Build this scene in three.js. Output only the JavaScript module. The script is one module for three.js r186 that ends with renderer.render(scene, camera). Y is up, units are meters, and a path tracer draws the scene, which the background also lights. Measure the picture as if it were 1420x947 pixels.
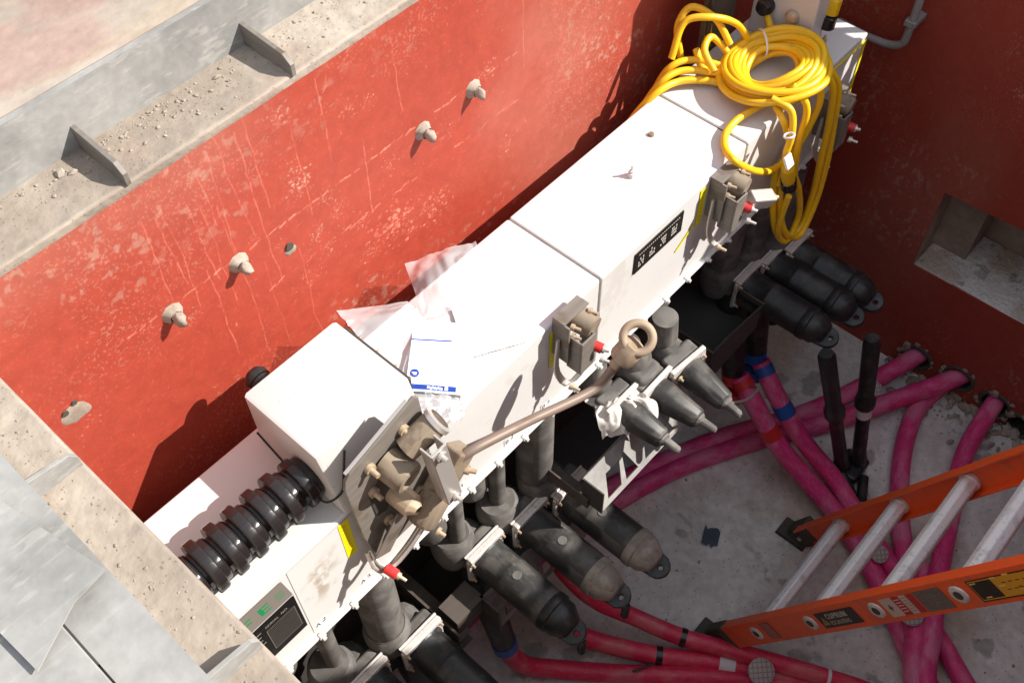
import * as THREE from 'three';
import { mergeGeometries, mergeVertices, toCreasedNormals } from 'three/addons/utils/BufferGeometryUtils.js';
import { RoundedBoxGeometry } from 'three/addons/geometries/RoundedBoxGeometry.js';

// ------------------------------------------------------------------ camera, sky, sun, exposure
const scene = new THREE.Scene();
const camera = new THREE.PerspectiveCamera(36.442, 1024 / 682, 0.05, 400);
camera.position.set(0, 3.3, 0);
{
  const yaw = THREE.MathUtils.degToRad(46.6146), pit = THREE.MathUtils.degToRad(54.269), rol = THREE.MathUtils.degToRad(-1.61636);
  const f = new THREE.Vector3(Math.sin(yaw) * Math.cos(pit), -Math.sin(pit), -Math.cos(yaw) * Math.cos(pit));
  const r = new THREE.Vector3().crossVectors(f, new THREE.Vector3(0, 1, 0)).normalize();
  const u = new THREE.Vector3().crossVectors(r, f);
  camera.up.copy(u.clone().multiplyScalar(Math.cos(rol)).addScaledVector(r, -Math.sin(rol)));
  camera.lookAt(f.clone().add(camera.position));
}
const renderer = new THREE.WebGLRenderer();
renderer.toneMapping = THREE.LinearToneMapping;
renderer.toneMappingExposure = 1.85;
renderer.shadowMap.enabled = true;
const SKY = 0.50;                                       // mean radiance of the sky
const sunDir = new THREE.Vector3(0.545, 0.627, 0.556).normalize();
{
  // clear, slightly hazy daylight sky: pale towards the horizon, a broad soft brightening of the air round the sun
  const W = 256, H = 128, d = new Float32Array(W * H * 4);
  for (let y = 0; y < H; y++) for (let x = 0; x < W; x++) {
    const el = ((y + 0.5) / H - 0.5) * Math.PI, az = ((x + 0.5) / W - 0.5) * 2 * Math.PI, v = new THREE.Vector3(Math.cos(el) * Math.cos(az), Math.sin(el), Math.cos(el) * Math.sin(az)), i = (y * W + x) * 4;
    const h = Math.pow(1 - Math.max(0, v.y), 3), g = Math.pow(Math.max(0, v.dot(sunDir)), 6) * 0.35, k = v.y < -0.02 ? 0.35 : 1;
    d[i] = k * SKY * (0.72 + 0.36 * h + g); d[i + 1] = k * SKY * (0.80 + 0.30 * h + g * 0.97); d[i + 2] = k * SKY * (0.93 + 0.20 * h + g * 0.9); d[i + 3] = 1;
  }
  const t = new THREE.DataTexture(d, W, H, THREE.RGBAFormat, THREE.FloatType); t.mapping = THREE.EquirectangularReflectionMapping; t.magFilter = THREE.LinearFilter; t.colorSpace = THREE.LinearSRGBColorSpace; t.needsUpdate = true;
  scene.background = t; scene.environment = t;
}
const sun = new THREE.DirectionalLight(new THREE.Color(1, 0.955, 0.885), 4.2);
sun.position.copy(sunDir).multiplyScalar(20).add(new THREE.Vector3(1.2, 1, -0.5)); sun.target.position.set(1.2, 1, -0.5);
sun.castShadow = true; sun.shadow.mapSize.set(4096, 4096);
Object.assign(sun.shadow.camera, { left: -4, right: 4, top: 4, bottom: -4, near: 1, far: 40 });
scene.add(sun, sun.target);

// ------------------------------------------------------------------ noise and textures
function rng(s) { return () => { s = (s + 0x6d2b79f5) | 0; let t = Math.imul(s ^ (s >>> 15), 1 | s); t = (t + Math.imul(t ^ (t >>> 7), 61 | t)) ^ t; return ((t ^ (t >>> 14)) >>> 0) / 4294967296; }; }
const hash = (x, y, s) => { let h = Math.imul(x, 374761393) ^ Math.imul(y, 668265263) ^ Math.imul(s, 974634777); h = Math.imul(h ^ (h >>> 13), 1274126177); return ((h ^ (h >>> 16)) >>> 0) / 4294967296; };
function vnoise(u, v, px, py, s) {                       // tiling value noise, px x py cells over the unit square
  const x = u * px, y = v * py, x0 = Math.floor(x), y0 = Math.floor(y), fx = x - x0, fy = y - y0;
  const a = fx * fx * (3 - 2 * fx), b = fy * fy * (3 - 2 * fy), m = (n, p) => ((n % p) + p) % p;
  const X0 = m(x0, px), X1 = m(x0 + 1, px), Y0 = m(y0, py), Y1 = m(y0 + 1, py);
  return (hash(X0, Y0, s) * (1 - a) + hash(X1, Y0, s) * a) * (1 - b) + (hash(X0, Y1, s) * (1 - a) + hash(X1, Y1, s) * a) * b;
}
function fbm(u, v, px, py, s, oct = 5) { let t = 0, w = 0.5, n = 0; for (let i = 0; i < oct; i++) { t += w * vnoise(u, v, px, py, s + i * 17); n += w; w *= 0.55; px *= 2; py *= 2; } return t / n; }
const sstep = (a, b, x) => { const t = Math.min(1, Math.max(0, (x - a) / (b - a))); return t * t * (3 - 2 * t); };
const mix = (a, b, t) => [a[0] + (b[0] - a[0]) * t, a[1] + (b[1] - a[1]) * t, a[2] + (b[2] - a[2]) * t];
const enc = (c) => Math.max(0, Math.min(255, 255 * (c <= 0.0031308 ? 12.92 * c : 1.055 * Math.pow(c, 1 / 2.4) - 0.055)));
function tex(w, h, fn, linear) {
  const d = new Uint8Array(w * h * 4);
  for (let y = 0; y < h; y++) for (let x = 0; x < w; x++) {
    const c = fn((x + 0.5) / w, (y + 0.5) / h), i = (y * w + x) * 4;
    if (linear) { d[i] = d[i + 1] = d[i + 2] = Math.max(0, Math.min(255, c * 255)); } else { d[i] = enc(c[0]); d[i + 1] = enc(c[1]); d[i + 2] = enc(c[2]); }
    d[i + 3] = 255;
  }
  const t = new THREE.DataTexture(d, w, h); t.wrapS = t.wrapT = THREE.RepeatWrapping; t.magFilter = THREE.LinearFilter; t.minFilter = THREE.LinearMipmapLinearFilter; t.generateMipmaps = true;
  t.colorSpace = linear ? THREE.NoColorSpace : THREE.SRGBColorSpace; t.needsUpdate = true; return t;
}
function canvasTex(w, h, draw) {
  const c = document.createElement('canvas'); c.width = w; c.height = h; const g = c.getContext('2d'); draw(g, w, h);
  const t = new THREE.CanvasTexture(c); t.colorSpace = THREE.SRGBColorSpace; return t;
}
const std = (o) => new THREE.MeshStandardMaterial(o);
function mat(name, o, size) { const m = new THREE.MeshPhysicalMaterial(o); m.name = name; m.userData.size = size; return m; }   // size = metres that one repeat covers
const lin = (r, g, b) => new THREE.Color().setRGB(r, g, b);

const N = 512;
const concreteMap = tex(1024, 1024, (u, v) => {
  const a = fbm(u, v, 5, 5, 3, 6), b = fbm(u, v, 60, 60, 9, 3), s = sstep(0.60, 0.70, fbm(u, v, 9, 9, 31, 5));
  let c = mix([0.28, 0.23, 0.185], [0.40, 0.34, 0.28], sstep(0.3, 0.7, a)); c = mix(c, [0.30, 0.22, 0.17], s * 0.4);
  const k = 0.82 + 0.36 * b, p = hash(Math.floor(u * 400), Math.floor(v * 400), 5) > 0.985 ? 0.65 : 1; return [c[0] * k * p, c[1] * k * p, c[2] * k * p];
});
const concreteBump = tex(1024, 1024, (u, v) => 0.6 * fbm(u, v, 40, 40, 12, 5) + 0.4 * fbm(u, v, 8, 8, 14, 3), true);
const slabMap = tex(1024, 1024, (u, v) => {
  const a = fbm(u, v, 3, 7, 41, 6), b = fbm(u, v, 50, 80, 42, 3), r = sstep(0.54, 0.66, fbm(u + 0.12, v, 3, 5, 47, 5));
  let c = mix([0.32, 0.265, 0.215], [0.41, 0.345, 0.285], sstep(0.35, 0.65, a)); c = mix(c, [0.33, 0.19, 0.16], r * 0.6);
  c = mix(c, [0.36, 0.27, 0.18], sstep(0.62, 0.72, fbm(u, v, 2, 12, 49, 5)) * 0.5); const k = 0.85 + 0.3 * b; return c.map((x) => x * k);
});
const floorMap = tex(1024, 1024, (u, v) => {
  const a = fbm(u, v, 4, 4, 61, 6), b = fbm(u, v, 70, 70, 62, 3), d = sstep(0.42, 0.66, fbm(u, v, 3, 3, 64, 6)), e = sstep(0.66, 0.74, fbm(u, v, 13, 13, 66, 4));
  let c = mix([0.58, 0.56, 0.53], [0.74, 0.715, 0.68], sstep(0.3, 0.7, a)); c = mix(c, [0.44, 0.345, 0.25], d * 0.75); c = mix(c, [0.15, 0.14, 0.13], e * 0.5);
  const k = 0.8 + 0.4 * b, p = hash(Math.floor(u * 350), Math.floor(v * 350), 6) > 0.99 ? 0.5 : 1; return c.map((x) => x * k * p);
});
const galvMap = tex(N, N, (u, v) => {
  const a = fbm(u, v, 5, 5, 71, 5), b = fbm(u, v, 40, 40, 72, 3), s = sstep(0.60, 0.72, fbm(u, v, 12, 40, 75, 4)) * sstep(0.40, 0.65, fbm(u, v, 3, 4, 78, 4)), q = fbm(u, v, 6, 150, 79, 2) > 0.76 ? 0.12 : 0;
  let c = mix([0.235, 0.228, 0.215], [0.315, 0.305, 0.288], sstep(0.3, 0.7, a)); c = mix(c, [0.46, 0.43, 0.39], s * 0.4 + q); const k = 0.86 + 0.28 * b; return c.map((x) => x * k);
});
const whiteMap = tex(N, N, (u, v) => {
  const a = fbm(u, v, 4, 4, 81, 5), s = sstep(0.66, 0.8, fbm(u, v, 7, 7, 83, 5)), p = hash(Math.floor(u * 260), Math.floor(v * 260), 77) > 0.9996 ? 0.6 : 1;
  const c = mix(mix([0.63, 0.615, 0.595], [0.69, 0.675, 0.655], a), [0.46, 0.39, 0.31], s * 0.3); return c.map((x) => x * p);
});
const rubberMap = tex(N, N, (u, v) => {
  const a = fbm(u, v, 6, 6, 91, 5), s = sstep(0.5, 0.75, fbm(u, v, 10, 10, 93, 5)), sc = fbm(u, v, 8, 90, 95, 2) > 0.74 ? 1 : 0;
  let c = mix([0.085, 0.078, 0.072], [0.15, 0.14, 0.128], sstep(0.3, 0.7, a)); c = mix(c, [0.24, 0.22, 0.20], s * 0.35 + sc * 0.15); return c;
});
const blackMap = tex(N, N, (u, v) => {
  const s = sstep(0.52, 0.72, fbm(u, v, 8, 8, 101, 5)), t = fbm(u, v, 60, 60, 103, 2) > 0.76 ? 1 : 0; return mix([0.016, 0.017, 0.018], [0.085, 0.077, 0.07], s * 0.5 + t * 0.25);
});
const meshMap = tex(128, 128, (u, v) => { const a = Math.abs(((u + v) % 1) - 0.5) < 0.12 || Math.abs(((u - v + 1) % 1) - 0.5) < 0.12; return a ? [0.30, 0.26, 0.25] : [0.50, 0.45, 0.43]; });
const barrelMap = tex(N, N, (u, v) => { const s = sstep(0.45, 0.7, fbm(u, v, 7, 7, 105, 5)), t = fbm(u, v, 60, 20, 107, 3) > 0.70 ? 1 : 0; return mix([0.028, 0.027, 0.026], [0.13, 0.118, 0.105], s * 0.6 + t * 0.2); });
const steelMap = tex(N, N, (u, v) => {
  const a = fbm(u, v, 3, 40, 111, 4), s = sstep(0.55, 0.72, fbm(u, v, 5, 5, 113, 5)); return mix(mix([0.165, 0.143, 0.122], [0.25, 0.222, 0.195], a), [0.12, 0.085, 0.055], s * 0.65);
});
const tanMap = tex(N, N, (u, v) => mix(mix([0.21, 0.16, 0.112], [0.29, 0.225, 0.162], fbm(u, v, 6, 6, 121, 5)), [0.15, 0.10, 0.065], sstep(0.58, 0.75, fbm(u, v, 9, 9, 123, 5)) * 0.6));
function cableMap(base, pale, seed) { return tex(N, N, (u, v) => { const d = sstep(0.5, 0.72, fbm(u, v, 5, 4, seed, 6)), w = fbm(u, v, 40, 40, seed + 3, 3); let c = mix(base, pale, 0.08 + d * 0.6 + (w > 0.62 ? 0.22 : 0)); const k = 0.82 + 0.36 * fbm(u, v, 12, 12, seed + 7, 4); return c.map((x) => x * k); }); }
const yellowMap = tex(N, N, (u, v) => mix(mix([0.84, 0.46, 0.009], [0.88, 0.54, 0.013], fbm(u, v, 6, 6, 181, 4)), [0.50, 0.32, 0.05], sstep(0.58, 0.75, fbm(u, v, 9, 9, 183, 5)) * 0.5));
const orangeMap = tex(N, N, (u, v) => { const s = sstep(0.58, 0.75, fbm(u, v, 4, 9, 131, 5)), t = fbm(u, v, 10, 120, 133, 2) > 0.78 ? 1 : 0; return mix([0.88, 0.115, 0.022], [0.42, 0.12, 0.06], s * 0.35 + t * 0.3); });
const aluMap = tex(N, N, (u, v) => { const s = sstep(0.55, 0.75, fbm(u, v, 8, 8, 141, 5)), t = fbm(u, v, 50, 50, 143, 2) > 0.74 ? 1 : 0; return mix([0.80, 0.79, 0.78], [0.36, 0.32, 0.28], s * 0.4 + t * 0.35); });

// red masonry paint: pale scuffs, runs and scratches where the photograph shows them (x and y in metres on the wall)
const WX0 = -0.1, WX1 = 2.64, WH = 2.13;
function redCanvas(w, h, seed, marks, tone = 1) {
  return canvasTex(w, h, (g) => {
    const im = g.createImageData(w, h), d = im.data;
    for (let y = 0; y < h; y++) for (let x = 0; x < w; x++) {
      const u = x / w, v = y / h, i = (y * w + x) * 4;
      const a = fbm(u, v, 6, 5, seed, 5), f = sstep(0.42, 0.80, fbm(u, v, 5, 4, seed + 5, 3)), sp = fbm(u, v, 760, 560, seed + 9, 2), sc = sstep(0.45, 0.7, fbm(u, v, 10, 9, seed + 13, 4));
      let c = mix([0.35, 0.042, 0.022], [0.41, 0.064, 0.035], a); c = mix(c, [0.42, 0.115, 0.078], f * 0.85);
      if (sp > 0.62) c = mix(c, [0.50, 0.20, 0.145], (0.55 * sc + 0.10) * sstep(0.62, 0.75, sp));
      const dust = sstep(0.60, 0.72, fbm(u, v, 150, 110, seed + 21, 4)) * sstep(0.50, 0.68, fbm(u, v, 6, 5, seed + 27, 4)); c = mix(c, [0.50, 0.33, 0.25], dust * 0.42);
      const k = tone * (0.9 + 0.2 * fbm(u, v, 150, 120, seed + 31, 2)); d[i] = enc(c[0] * k); d[i + 1] = enc(c[1] * k); d[i + 2] = enc(c[2] * k); d[i + 3] = 255;
    }
    g.putImageData(im, 0, 0); marks(g, w, h);
  });
}
function blotch(g, r, x, y, s, n, col) {                 // a ragged worn patch made of many small chips
  g.fillStyle = col;
  for (let i = 0; i < n; i++) {
    const a = r() * 6.28, q = s * Math.sqrt(r()) * (0.3 + r()), X = x + Math.cos(a) * q * 1.1, Y = y + Math.sin(a) * q, e = Math.min(7, s * (0.022 + 0.075 * r() * r()));
    g.globalAlpha = 0.2 + 0.55 * r(); g.beginPath(); const k = 5 + Math.floor(r() * 3);
    for (let j = 0; j < k; j++) { const b = j / k * 6.28 + a, t = e * (0.5 + r()); g[j ? 'lineTo' : 'moveTo'](X + Math.cos(b) * t * 1.2, Y + Math.sin(b) * t); }
    g.fill();
  }
  g.globalAlpha = 1;
}
const redBackMap = redCanvas(2048, 1536, 200, (g, w, h) => {
  const r = rng(7), px = w / (WX1 - WX0), py = h / WH, X = (x) => (x - WX0) * px, Y = (y) => (WH - y) * py, pale = 'rgb(205,180,160)', pink = 'rgb(214,140,122)';
  for (const [x, y, s, n, c] of [[0.737, 1.902, 0.035, 120, pale], [0.728, 1.945, 0.03, 50, pale], [0.811, 1.774, 0.03, 60, pale], [0.855, 1.694, 0.03, 60, pink], [0.765, 1.693, 0.025, 50, pale], [0.954, 1.788, 0.03, 50, pink],
    [0.942, 1.62, 0.07, 160, pink], [0.729, 2.076, 0.03, 60, pale], [1.25, 1.85, 0.028, 80, pale], [0.455, 1.785, 0.022, 60, pale], [0.437, 1.768, 0.016, 40, pale], [0.748, 1.751, 0.03, 70, pale], [0.874, 1.995, 0.03, 60, pink], [0.611, 1.857, 0.018, 40, pink],
    [1.056, 1.576, 0.05, 110, pink], [0.926, 1.978, 0.022, 40, pale], [1.111, 2.068, 0.024, 30, pink], [0.79, 1.83, 0.03, 50, pale], [0.66, 1.79, 0.02, 40, pale], [0.86, 1.60, 0.03, 60, pale], [1.12, 1.76, 0.03, 60, pink], [0.2, 1.72, 0.03, 30, pink], [1.3, 1.6, 0.04, 40, pink], [0.70, 1.66, 0.04, 40, pink]]) blotch(g, r, X(x), Y(y), s * px, n, c);
  g.lineCap = 'round'; g.strokeStyle = 'rgb(222,140,122)';
  for (const [x, y0, y1] of [[0.43, 2.05, 1.86], [0.455, 2.04, 1.86], [0.515, 2.02, 1.82], [0.566, 1.98, 1.55], [0.60, 2.118, 1.85], [0.66, 2.118, 1.90], [0.545, 2.12, 1.95], [0.62, 1.78, 1.5], [1.362, 2.1, 1.78], [0.70, 1.75, 1.48], [0.82, 2.1, 1.9], [0.47, 2.05, 1.8], [0.535, 2.0, 1.72], [0.58, 2.1, 1.8], [0.64, 2.1, 1.7], [0.505, 1.86, 1.6], [0.75, 2.05, 1.82], [1.0, 2.1, 1.9], [0.9, 1.9, 1.7]]) {
    let x1 = x; g.lineWidth = 1.2 + r() * 1.2;
    for (let y = y0; y > y1; y -= 0.02) { const x2 = x1 + (r() - 0.5) * 0.006; g.globalAlpha = 0.12 + 0.38 * r(); g.beginPath(); g.moveTo(X(x1), Y(y)); g.lineTo(X(x2), Y(y - 0.021)); g.stroke(); x1 = x2; }
  }
  for (let i = 0; i < 2600; i++) {                       // fine scratches and chips
    const x = 0.05 + r() * 1.9, y = 1.1 + r() * 1.0, a = (r() < 0.6 ? 0.55 : -0.9) + (r() - 0.5) * 1.6, l = 0.002 + 0.016 * r() * r() * r();
    g.globalAlpha = 0.08 + 0.4 * r() * r(); g.lineWidth = 0.7 + 1.5 * r(); g.strokeStyle = r() < 0.6 ? 'rgb(226,150,130)' : 'rgb(215,190,170)'; g.beginPath(); g.moveTo(X(x), Y(y)); g.lineTo(X(x + Math.cos(a) * l), Y(y + Math.sin(a) * l)); g.stroke();
  }
  // formwork joint through the row of tie studs
  g.strokeStyle = 'rgb(222,150,130)';
  for (let x = 0.3; x < 1.35; x += 0.012) if (r() < 0.6) { g.globalAlpha = 0.2 + 0.5 * r(); g.lineWidth = 1 + 3 * r(); g.beginPath(); g.moveTo(X(x), Y(1.834 + 0.006 * r())); g.lineTo(X(x + 0.014), Y(1.836 + 0.006 * r())); g.stroke(); }
  for (let x = 0.6; x < 1.35; x += 0.012) if (r() < 0.5) { g.globalAlpha = 0.2 + 0.4 * r(); g.lineWidth = 1 + 2.4 * r(); g.beginPath(); g.moveTo(X(x), Y(1.70 + 0.008 * r())); g.lineTo(X(x + 0.014), Y(1.702 + 0.008 * r())); g.stroke(); }
  // paint worn off along the top edge
  for (let i = 0; i < 420; i++) { const x = r() * 2.2; blotch(g, r, X(x), Y(2.122 - 0.018 * r() * r()), 5, 3, pale); }
  g.globalAlpha = 1;
});
const redShadedMap = redCanvas(1024, 768, 300, (g, w, h) => {
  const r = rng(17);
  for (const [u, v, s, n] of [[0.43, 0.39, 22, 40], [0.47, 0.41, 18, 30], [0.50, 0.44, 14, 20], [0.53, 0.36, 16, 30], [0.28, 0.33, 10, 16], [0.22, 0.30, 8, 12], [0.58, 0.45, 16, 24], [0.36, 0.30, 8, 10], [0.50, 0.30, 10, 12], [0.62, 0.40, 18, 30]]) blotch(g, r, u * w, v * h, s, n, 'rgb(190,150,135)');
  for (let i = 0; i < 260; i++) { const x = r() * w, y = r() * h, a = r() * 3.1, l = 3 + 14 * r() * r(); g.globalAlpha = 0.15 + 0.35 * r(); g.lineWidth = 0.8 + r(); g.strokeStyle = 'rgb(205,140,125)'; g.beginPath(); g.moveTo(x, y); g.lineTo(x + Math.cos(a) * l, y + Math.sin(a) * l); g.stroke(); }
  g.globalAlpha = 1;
}, 0.8);  // same red paint made darker, the shade on this wall is in the colour
const redBump = tex(N, N, (u, v) => 0.5 * fbm(u, v, 30, 24, 151, 4) + 0.5 * fbm(u, v, 7, 6, 153, 3), true);

const M = {
  concrete: mat('concrete', { map: concreteMap, bumpMap: concreteBump, bumpScale: 0.006, roughness: 0.95 }, 1.1),
  slab: mat('slab', { map: slabMap, bumpMap: concreteBump, bumpScale: 0.004, roughness: 0.95 }, 1.3),
  floor: mat('floor', { map: floorMap, bumpMap: concreteBump, bumpScale: 0.004, roughness: 0.85 }, 1.4),
  redBack: mat('red_paint', { map: redBackMap, bumpMap: redBump, bumpScale: 0.004, roughness: 0.6 }),
  redShaded: mat('red_paint_shaded', { map: redShadedMap, bumpMap: redBump, bumpScale: 0.004, roughness: 0.6 }),
  galv: mat('galvanised', { map: galvMap, roughness: 0.7, metalness: 0.0, bumpMap: concreteBump, bumpScale: 0.0006 }, 0.5),
  white: mat('white_paint', { map: whiteMap, roughness: 0.42 }, 0.7),
  greyWhite: mat('grey_white_paint', { map: whiteMap, color: lin(0.93, 0.91, 0.91), roughness: 0.4 }, 0.6),
  dark: mat('dark_steel', { color: lin(0.06, 0.055, 0.05), roughness: 0.6, metalness: 0.2 }),
  rubber: mat('dusty_rubber', { map: rubberMap, roughness: 0.72 }, 0.35),
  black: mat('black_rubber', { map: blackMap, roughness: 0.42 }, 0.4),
  gloss: mat('glossy_black', { color: lin(0.018, 0.015, 0.015), roughness: 0.24 }),
  steel: mat('stainless', { map: steelMap, roughness: 0.55, metalness: 0.15 }, 0.3),
  bright: mat('bright_steel', { color: lin(0.62, 0.58, 0.54), roughness: 0.36, metalness: 0.6 }),
  dustyCap: mat('dusty_cap', { map: rubberMap, color: lin(1.9, 1.75, 1.6), roughness: 0.6 }, 0.35),
  zinc: mat('zinc_clamp', { map: aluMap, color: lin(0.9, 0.85, 0.8), roughness: 0.5, metalness: 0.3 }, 0.2),
  brass: mat('brass', { color: lin(0.52, 0.40, 0.28), roughness: 0.45, metalness: 0.35 }),
  tan: mat('tan_casting', { map: tanMap, roughness: 0.65 }, 0.2),
  yellow: mat('yellow_jacket', { map: yellowMap, roughness: 0.38 }, 0.3),
  yellowTape: mat('yellow_sticker', { color: lin(0.80, 0.68, 0.01), roughness: 0.5 }),
  red: mat('red_plastic', { color: lin(0.65, 0.03, 0.03), roughness: 0.4 }),
  blue: mat('blue_tape', { color: lin(0.02, 0.10, 0.38), roughness: 0.4 }),
  whiteTape: mat('white_tape', { color: lin(0.75, 0.72, 0.72), roughness: 0.5 }),
  pink: mat('pink_cable', { map: cableMap([0.72, 0.030, 0.20], [0.70, 0.22, 0.36], 161), roughness: 0.5 }, 0.4),
  crimson: mat('crimson_cable', { map: cableMap([0.66, 0.013, 0.075], [0.68, 0.16, 0.18], 171), roughness: 0.45 }, 0.4),
  orange: mat('orange_fibreglass', { map: orangeMap, roughness: 0.45 }, 0.5),
  alu: mat('aluminium', { map: aluMap, roughness: 0.45, metalness: 0.2 }, 0.35),
  grime: mat('grime', { color: lin(0.07, 0.065, 0.05), roughness: 0.8 }),
  film: mat('plastic_film', { color: lin(0.95, 0.95, 0.96), transmission: 0.72, thickness: 0, roughness: 0.3, ior: 1.45, side: THREE.DoubleSide }),
  cloth: mat('cloth', { color: lin(0.66, 0.62, 0.57), roughness: 0.95, side: THREE.DoubleSide }),
  brownRod: mat('brown_rod', { map: steelMap, color: lin(1.05, 0.88, 0.80), roughness: 0.55, metalness: 0.15 }, 0.3),
  steelDark: mat('brown_steel', { map: steelMap, color: lin(0.5, 0.45, 0.43), roughness: 0.6, metalness: 0.2 }, 0.3),
  barrel: mat('dusty_barrel', { map: barrelMap, roughness: 0.5 }, 0.4),
  tagMetal: mat('tag_metal', { map: meshMap, roughness: 0.55, metalness: 0.2 }, 0.02),
  tanPale: mat('pale_tan_casting', { map: tanMap, color: lin(1.45, 1.42, 1.36), roughness: 0.6 }, 0.2),
  skyLitSill: mat('sky_lit_sill', { map: floorMap, bumpMap: concreteBump, bumpScale: 0.008, roughness: 1 }, 0.5),  // lighter base colour, sky light on the sill is put into it
  stone: mat('stone', { map: concreteMap, roughness: 1 }, 0.3),
};

// ------------------------------------------------------------------ building helpers (world coordinates in, things placed at their base)
const names = {};
function numbered(n) { const k = names[n] = (names[n] ?? -1) + 1; return k ? n + '_' + String(k).padStart(3, '0') : n; }
const origin = new Map();
function thing(name, label, category, [x, y, z], group) {
  const o = new THREE.Group(); o.name = numbered(name); o.position.set(x, y, z); o.userData = { label, category }; if (group) o.userData.group = group;
  origin.set(o, new THREE.Vector3(x, y, z)); scene.add(o); return o;
}
function boxUV(g, s) {
  if (g.index) g = g.toNonIndexed(); const p = g.attributes.position, n = g.attributes.normal, uv = new Float32Array(p.count * 2);
  for (let i = 0; i < p.count; i += 3) {
    let nx = 0, ny = 0, nz = 0; for (let j = 0; j < 3; j++) { nx += n.getX(i + j); ny += n.getY(i + j); nz += n.getZ(i + j); }
    nx = Math.abs(nx); ny = Math.abs(ny); nz = Math.abs(nz);
    for (let j = 0; j < 3; j++) { const x = p.getX(i + j), y = p.getY(i + j), z = p.getZ(i + j); let a, b; if (nx >= ny && nx >= nz) { a = z; b = y; } else if (ny >= nz) { a = x; b = z; } else { a = x; b = y; } uv[(i + j) * 2] = a / s; uv[(i + j) * 2 + 1] = b / s; }
  }
  g.setAttribute('uv', new THREE.BufferAttribute(uv, 2)); return g;
}
function part(name, geoms, m, parent) {
  geoms = [].concat(geoms).map((g) => {
    let h = g.clone(); for (const k of Object.keys(h.attributes)) if (!['position', 'normal', 'uv'].includes(k)) h.deleteAttribute(k);
    if (m.userData.size && !g.userData.keepUV) h = boxUV(h, m.userData.size); else { if (!h.attributes.uv) h.setAttribute('uv', new THREE.BufferAttribute(new Float32Array(h.attributes.position.count * 2), 2)); if (h.index) h = h.toNonIndexed(); }
    return h;
  });
  const g = geoms.length > 1 ? mergeGeometries(geoms) : geoms[0], o = origin.get(parent);
  if (o) g.translate(-o.x, -o.y, -o.z);
  const e = new THREE.Mesh(g, m); e.name = parent ? name : numbered(name); e.castShadow = e.receiveShadow = true; if (o) origin.set(e, o); (parent ?? scene).add(e); return e;
}
function single(name, geoms, m, label, category, group) { const e = part(name, geoms, m); e.userData = { label, category }; if (group) e.userData.group = group; return e; }
function struct(name, geoms, m) { const e = part(name, geoms, m); e.userData.kind = 'structure'; return e; }
const parts = (name, list, m, parent) => list.map((g) => part(name, g, m, parent));   // one mesh per piece
const V = (x, y, z) => new THREE.Vector3(x, y, z);
const bx = (x0, x1, y0, y1, z0, z1, r = 0) => (r ? new RoundedBoxGeometry(x1 - x0, y1 - y0, z1 - z0, 2, r) : new THREE.BoxGeometry(x1 - x0, y1 - y0, z1 - z0)).translate((x0 + x1) / 2, (y0 + y1) / 2, (z0 + z1) / 2);
function orient(g, a, b) { const d = b.clone().sub(a), q = new THREE.Quaternion().setFromUnitVectors(V(0, 1, 0), d.clone().normalize()); return g.applyQuaternion(q).translate(a.x, a.y, a.z); }
function cyl(a, b, r0, r1 = r0, n = 20) { a = V(...a); b = V(...b); const l = a.distanceTo(b); return orient(new THREE.CylinderGeometry(r1, r0, l, n).translate(0, l / 2, 0), a, b); }
function lathe(profile, a, b, n = 28) { a = V(...a); b = V(...b); return orient(toCreasedNormals(new THREE.LatheGeometry(profile.map(([r, y]) => new THREE.Vector2(r, y)), n), 0.7), a, b); }   // y in metres from a towards b
function bolt(p, d, r = 0.009, h = 0.014) { const a = V(...p), u = V(...d).normalize(), b = a.clone().addScaledVector(u, h * 0.55), c = a.clone().addScaledVector(u, h * 1.6); return [cyl(a.toArray(), b.toArray(), r, r, 6), cyl(b.toArray(), c.toArray(), r * 0.5, r * 0.45, 8)]; }
function tube(pts, r, seg, rad = 12, closed = false) {
  const c = new THREE.CatmullRomCurve3(pts.map((p) => V(...p)), closed, 'centripetal'), l = c.getLength(); seg = seg ?? Math.max(12, Math.round(l / 0.02));
  const g = new THREE.TubeGeometry(c, seg, r, rad, closed), uv = g.attributes.uv; for (let i = 0; i < uv.count; i++) uv.setXY(i, uv.getX(i) * l / 0.5, uv.getY(i)); g.userData.keepUV = true;
  if (closed) return g;
  const A = pts[0], B = pts[pts.length - 1], ta = c.getTangent(0), tb = c.getTangent(1);
  const ca = cyl(A, V(...A).addScaledVector(ta, 0.0005).toArray(), r, r, rad), cb = cyl(V(...B).addScaledVector(tb, -0.0005).toArray(), B, r, r, rad); ca.userData.keepUV = cb.userData.keepUV = true;
  return mergeGeomsKeep([g, ca, cb]);
}
function mergeGeomsKeep(gs) { const m = mergeGeometries(gs.map((g) => (g.index ? g.toNonIndexed() : g))); m.userData.keepUV = true; return m; }
function poly(pts, depth, bevel = 0) { const s = new THREE.Shape(pts.map(([x, y]) => new THREE.Vector2(x, y))); return new THREE.ExtrudeGeometry(s, { depth, bevelEnabled: bevel > 0, bevelThickness: bevel, bevelSize: bevel, bevelSegments: 2, steps: 1 }); }
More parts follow.
